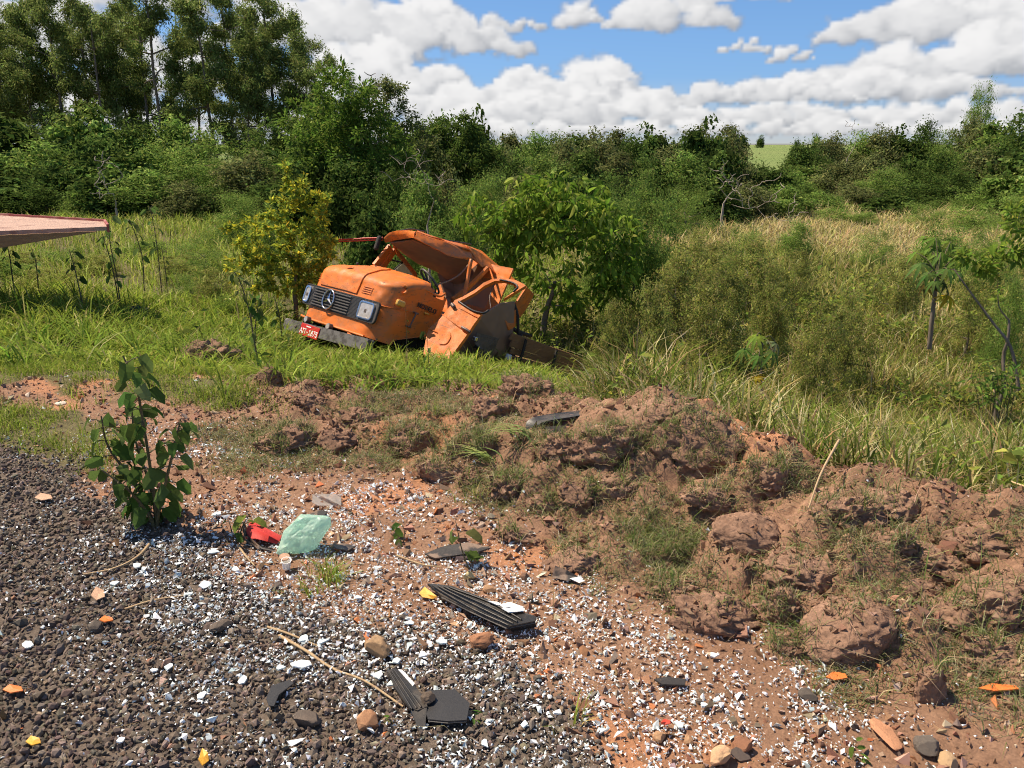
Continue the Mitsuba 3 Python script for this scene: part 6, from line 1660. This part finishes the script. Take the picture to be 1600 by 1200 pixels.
# ------------------------------------------------------------------ the loading deck reaching in from the left
DZ = 0.60
top_ = [flat(px, py, DZ) for px, py in [(-700, 318), (0, 339), (164, 349), (168, 357), (100, 360), (0, 364), (-700, 392)]]
mat('deck_boards', base_color=mikit.proc(lambda p, n, uv: dmix(dmix((0.30, 0.185, 0.135), (0.43, 0.29, 0.22), dfbm(p.x * 3, p.y * 26, 0, 3)), (0.20, 0.10, 0.075), dsmooth(.55, .75, dfbm(p.x * 5 + 3, p.y * 8, 0, 4)) * .7)), roughness=0.7)
mat('deck_red', base_color=mikit.proc(lambda p, n, uv: dmix((0.30, 0.06, 0.05), (0.44, 0.20, 0.16), dsmooth(.45, .7, dfbm(p.x * 9, p.y * 9, p.z * 9, 3)))), roughness=0.5)
DK_ = 'loading_deck'
tag(DK_, 'pinkish loading deck with red rim jutting in from the left edge', 'loading deck')
put(DK_ + '__deck', plate([(*q, DZ) for q in top_], .05), 'deck_boards')
put(DK_ + '__rim', sheet(np.stack([np.array([(*flat(px, py, DZ), DZ - .05) for px, py in [(-700, 318), (0, 339), (164, 349), (169, 357)]]), np.array([(*flat(px, py, DZ), DZ + .055) for px, py in [(-700, 318), (0, 339), (164, 349), (169, 357)]])], 1), .03), 'deck_red', 'red rim along the far edge and tip of the deck')
put(DK_ + '__front_beam', sheet(np.stack([np.array([(*flat(px, py, DZ), DZ - .02) for px, py in [(-700, 393), (0, 365), (150, 358.5)]]), np.array([(*flat(px, py, DZ), DZ - h) for px, py, h in [(-700, 393, .30), (0, 365, .17), (150, 358.5, .03)]])], 1), .03), 'bed_wood')
for k, px in enumerate((-260, -420)):
    for py in (372, 338):
        x_, y_ = flat(px, py, DZ)
        put(name(DK_ + '__leg'), trimesh.creation.box((.12, .12, DZ - ground_z(x_, y_) + .1)).apply_translation([x_, y_, (DZ + ground_z(x_, y_)) / 2 - .06]), 'deck_red')
put(DK_ + '__cross_beam', trimesh.creation.box((.14, 1.6, .16)).apply_translation([*flat(-100, 352, DZ), DZ - .12]), 'bed_wood')

# ------------------------------------------------------------------ single plants
def leafy_stems(key, label, cat, seed, stems, leaves, size, bases, weights, r0=.006, aspect=.8, droop=.45, lobed=.35, hang=.6, start=.2, up=.7):
    """A weed: stems through photograph points (px, py, distance), leaves on short stalks."""
    r_ = np.random.default_rng(seed)
    k = name(key)
    tag(k, label, cat)
    P, ctr, ax = [], [], []
    for st in stems:
        q = spline([W(*s_) for s_ in st], 16)
        q[0, 2] = min(q[0, 2], ground_z(q[0, 0], q[0, 1])) - .01
        P.append((q, np.linspace(r0, r0 * .4, 16)))
        n_ = max(int(leaves * len(st) / 3 * r_.uniform(.8, 1.2)), 2)
        for t in np.linspace(start, 1, n_):
            i = min(int(t * 15), 14)
            a = r_.uniform(0, 2 * np.pi)
            o = np.array([math.cos(a), math.sin(a), r_.uniform(-.1, .5)])
            e_ = q[i] + o * size * r_.uniform(.25, .6)
            P.append((np.array([q[i], (q[i] + e_) / 2 + [0, 0, size * .06], e_]), r0 * .3))
            ctr.append(e_)
            ax.append(unit(o * [1, 1, .4] + [0, 0, -hang * r_.uniform(.4, 1.4)]))
    ctr, ax = np.array(ctr), np.array(ax)
    n_ = len(ctr)
    nr = np.array([0, 0, up]) + r_.normal(size=(n_, 3)) * .4
    nr = unit(nr - ax * (nr * ax).sum(1, keepdims=True))
    ln = size * r_.uniform(.65, 1.3, n_)
    put(k + '__stem', tubes(P, 6), 'weed_stem', smooth=True)
    put(k + '__foliage', leaf_fine(ctr, ax, nr, ln, ln * aspect, pick(r_, n_, bases, weights, .18), droop, .38, lobed), 'leaf_matter')
    return k


mat('weed_stem', base_color=mikit.proc(lambda p, n, uv: dmix((0.07, 0.075, 0.03), (0.13, 0.10, 0.05), dfbm(p.x * 20, p.y * 20, p.z * 20, 2))), roughness=0.7)
WEED = [(0.075, 0.13, 0.032), (0.10, 0.165, 0.042), (0.15, 0.21, 0.07)]
D = 3.28
leafy_stems('broad_leaved_plant', 'waist high plant with large angular dark leaves at the gravel edge', 'plant', 701,
            [[(246, 818, D), (236, 740, D), (222, 650, D), (212, 600, D), (192, 556, D)], [(240, 818, D), (214, 760, D + .04), (170, 700, D + .05), (158, 650, D + .05)], [(244, 818, D), (262, 740, D - .05), (275, 690, D - .06), (282, 655, D - .06)],
             [(242, 818, D), (205, 770, D - .08), (160, 735, D - .1)], [(245, 818, D), (235, 760, D + .1), (212, 690, D + .12), (205, 630, D + .12)]], 17, .078, WEED, [4, 3, 1.8], .008, .78, .5, .3, .75, .12)
leafy_stems('seedling', 'young drooping plant standing before the soil heap', 'plant', 702, [[(735, 895, 2.88), (722, 860, 2.88), (712, 815, 2.88)]], 7, .075, WEED, [3, 3, 2], .004, .62, .4, .4, 1.2, .35)
leafy_stems('seedling', 'small wilted seedling left of the drooping plant', 'plant', 703, [[(628, 858, 3.12), (622, 838, 3.12), (610, 822, 3.12)], [(628, 858, 3.12), (632, 835, 3.12), (630, 822, 3.12)]], 3, .055, WEED, [3, 3, 1], .003, .55, .4, .4, 1.2, .5)
leafy_stems('seedling', 'seedling with light leaves behind the red cloth', 'plant', 704, [[(366, 845, 3.2), (362, 830, 3.2), (358, 815, 3.2)], [(372, 845, 3.2), (380, 820, 3.2), (392, 802, 3.2)]], 3, .075, LITE, [3, 3, 1], .004, .6, .3, .4, .5, .5)
leafy_stems('seedling', 'bright green seedling at the lower right edge', 'plant', 705, [[(1332, 1205, 1.86), (1334, 1180, 1.86), (1333, 1158, 1.86)], [(1338, 1205, 1.86), (1346, 1185, 1.86)]], 8, .034, [(0.12, 0.23, 0.05), (0.16, 0.27, 0.06)], [1, 1], .002, .4, .2, .6, .1, .2)
leafy_stems('seedling', 'tiny seedling at the right end of the flat black panel', 'plant', 706, [[(745, 1138, 2.0), (740, 1122, 2.0), (733, 1110, 2.0)]], 7, .024, [(0.12, 0.21, 0.05)], [1], .0015, .45, .2, .6, .1, .2)
leafy_stems('seedling', 'tiny seedling left of the square brown stone', 'plant', 707, [[(618, 1140, 2.0), (615, 1128, 2.0), (612, 1115, 2.0)]], 4, .022, [(0.16, 0.23, 0.06)], [1], .0015, .45, .2, .6, .1, .2)
for i, (st, sz, lab) in enumerate([
    ([[(188, 475, 11.5), (182, 430, 11.5), (172, 380, 11.5), (168, 330, 11.5)], [(186, 475, 11.5), (176, 420, 11.4), (160, 365, 11.4)]], .17, 'dark stemmed weed with hanging leaves right of the deck tip'),
    ([[(128, 470, 10.5), (118, 425, 10.5), (108, 390, 10.5)]], .14, 'tall thin weed with dark leaf tuft under the deck'),
    ([[(225, 455, 13), (222, 400, 13), (205, 350, 13), (198, 345, 13)]], .16, 'leafy topped weed stalk right of the dark stemmed weed'),
    ([[(252, 450, 14), (246, 390, 14), (238, 340, 14), (232, 322, 14)]], .16, 'tallest pale leaved weed stalk in the meadow'),
    ([[(262, 460, 13), (258, 420, 13), (252, 385, 13)]], .10, 'thin nearly bare weed stalk in the meadow'),
    ([[(395, 520, 10.2), (388, 480, 10.2), (375, 440, 10.2), (366, 425, 10.2)], [(398, 520, 10.2), (402, 485, 10.2), (410, 460, 10.2)]], .15, 'weed with broad dark leaves left of the truck bumper'),
    ([[(440, 520, 10.6), (436, 490, 10.6), (428, 462, 10.6)]], .13, 'short leafy weed touching the truck bumper'),
    ([[(405, 590, 6.6), (402, 560, 6.6), (395, 520, 6.6), (392, 490, 6.6)]], .085, 'upright narrow leaved weed by the red clod'),
    ([[(20, 440, 12), (15, 400, 12), (8, 375, 12)]], .15, 'leafy weed at the left edge below the deck'), ([[(60, 450, 12.5), (56, 410, 12.5), (50, 388, 12.5)]], .13, 'leafy weed under the middle of the deck'),
    ([[(672, 590, 6.9), (669, 555, 6.9), (668, 530, 6.9), (664, 516, 6.9)]], .075, 'thin weed standing in front of the truck door'), ([[(636, 560, 8.2), (635, 520, 8.2), (634, 480, 8.2)]], .03, 'wispy dry stalk before the truck flank')]):
    leafy_stems('weed', lab, 'plant', 720 + i, st, 9 if sz > .08 else 5, sz * .78, WEED + [(0.15, 0.20, 0.06)], [3, 3, 1.5, 1], .010 if sz > .08 else .004, .6, .35, .5, .9, .35)


def palmate(key, label, seed, stem, r0, tops, leaf, n_leaflets, col, yellow=None):
    """A small tree with long-stalked umbrella leaves of many leaflets."""
    r_ = np.random.default_rng(seed)
    k = name(key)
    tag(k, label, 'plant')
    q = spline([W(*s_) for s_ in stem], 14)
    put(k + '__trunk', tubes([(q, np.linspace(r0, r0 * .7, 14))], 8), 'bark_matter', smooth=True)
    for px, py, dd, tilt_x, size, cc in tops:
        c = W(px, py, dd)
        lk = name(k + '__leaf')
        P = [(spline([q[-2 if size > .1 else -3], (q[-2] + c) / 2 + [0, 0, .06], c], 8), .006)]
        nrm = unit(np.array([tilt_x, -.35, .9]) + r_.normal(0, .1, 3))
        a1 = unit(np.cross(nrm, [0, 1, .1])); a2 = np.cross(nrm, a1)
        t = np.linspace(0, 2 * np.pi, n_leaflets, endpoint=False) + r_.uniform(0, .3)
        ax = np.cos(t)[:, None] * a1 + np.sin(t)[:, None] * a2 - nrm * .25
        m = leaf_fine(np.tile(c, (n_leaflets, 1)), ax, np.tile(nrm, (n_leaflets, 1)), size * r_.uniform(.8, 1.15, n_leaflets), np.full(n_leaflets, size * .21), pick(r_, n_leaflets, [cc], [1], .12), .55, .15)
        put(lk, m, 'leaf_matter')
        put(lk + '__stalk', tubes(P, 5), 'weed_stem', smooth=True)


G1, G2, YL = (0.12, 0.21, 0.055), (0.18, 0.28, 0.055), (0.50, 0.38, 0.04)
palmate('umbrella_plant', 'small plant with umbrella shaped leaves standing in the field grass', 751, [(1190, 612, 8.2), (1189, 580, 8.2), (1191, 545, 8.2), (1190, 528, 8.2)], .012,
        [(1182, 525, 8.1, -.2, .19, (0.26, 0.38, 0.06)), (1212, 535, 8.2, .3, .16, (0.20, 0.24, 0.12)), (1208, 550, 8.0, .25, .17, G1), (1186, 556, 8.0, -.1, .15, G1), (1162, 546, 8.2, -.45, .16, G1), (1182, 588, 8.1, -.4, .13, YL)], .17, 9, G1)
palmate('umbrella_tree', 'young tree with leaf cluster on a bare trunk and one yellow hanging leaf', 752, [(1452, 545, 9.6), (1456, 500, 9.6), (1461, 460, 9.6), (1466, 425, 9.6)], .030,
        [(1440, 412, 9.6, -.3, .22, G1), (1470, 395, 9.7, 0, .22, G2), (1495, 405, 9.7, .3, .2, G2), (1455, 385, 9.8, -.2, .2, G2), (1480, 420, 9.4, .2, .2, G1), (1450, 428, 9.4, -.3, .18, G1), (1510, 390, 9.8, .4, .18, G2), (1432, 395, 9.8, -.5, .18, G2), (1462, 372, 9.8, .1, .2, G2), (1485, 378, 9.9, .2, .18, G2), (1500, 425, 9.5, .5, .16, G1), (1460, 440, 9.3, -.1, .16, G1), (1445, 370, 9.9, -.3, .14, G2), (1475, 440, 9.4, .4, .17, (0.07, 0.10, 0.04)), (1483, 462, 9.4, .3, .20, YL), (1445, 445, 9.5, -.4, .16, (0.12, 0.10, 0.03))], .28, 9, G1)
for i, (px, py, sx) in enumerate([(768, 722, 1), (822, 684, 1)]):
    r_ = np.random.default_rng(880 + i)
    n_ = 22
    c_ = np.array([onto(px + r_.normal(0, 9), py + r_.normal(0, 3), .012) for _ in range(n_)])
    put(name('cut_grass'), blades(c_, r_.uniform(.12, .24, n_), np.full(n_, .011), r_.normal(2.9 if i == 0 else 3.2, .35, n_), r_.uniform(.95, 1.2, n_), 4, r_, pick(r_, n_, [(0.26, 0.36, 0.11), (0.36, 0.42, 0.16)], [1, 1], .15)), 'grass_matter', ['broad pale green blades lying flat on the heap', 'broad green blades lying beside the black mudguard'][i], 'grass')
# stump and thin stem of the sapling at the right edge
put(name('leaning_stem'), tubes([(spline([W(1592, 610, 8.2), W(1580, 545, 8.3), W(1552, 505, 8.4), W(1515, 455, 8.5), W(1490, 420, 8.6)], 20), np.linspace(.02, .006, 20))], 7), 'bark_matter', 'dark leaning stem at the right edge below the sapling', 'stem', smooth=True)
for px, py, w_, sz in [(1570, 580, 34, .05), (1545, 600, 30, .05)]:
    leafy_stems('leafy_clump', f'clump of bright narrow leaves at the {"right edge" if px > 1560 else "foot of the leaning stem"}', 'plant', px, [[(px + dx, py + 40, 7.2), (px + dx * 1.4, py + 10, 7.2 + .1 * (i_ % 3)), (px + dx * 2, py - 20 + abs(dx) * .4, 7.2)] for i_, dx in enumerate((-14, -8, -3, 3, 8, 14))], 14, .085, [(0.15, 0.25, 0.05), (0.11, 0.19, 0.04)], [1, 1], .004, .28, .3, .6, .4, .15)
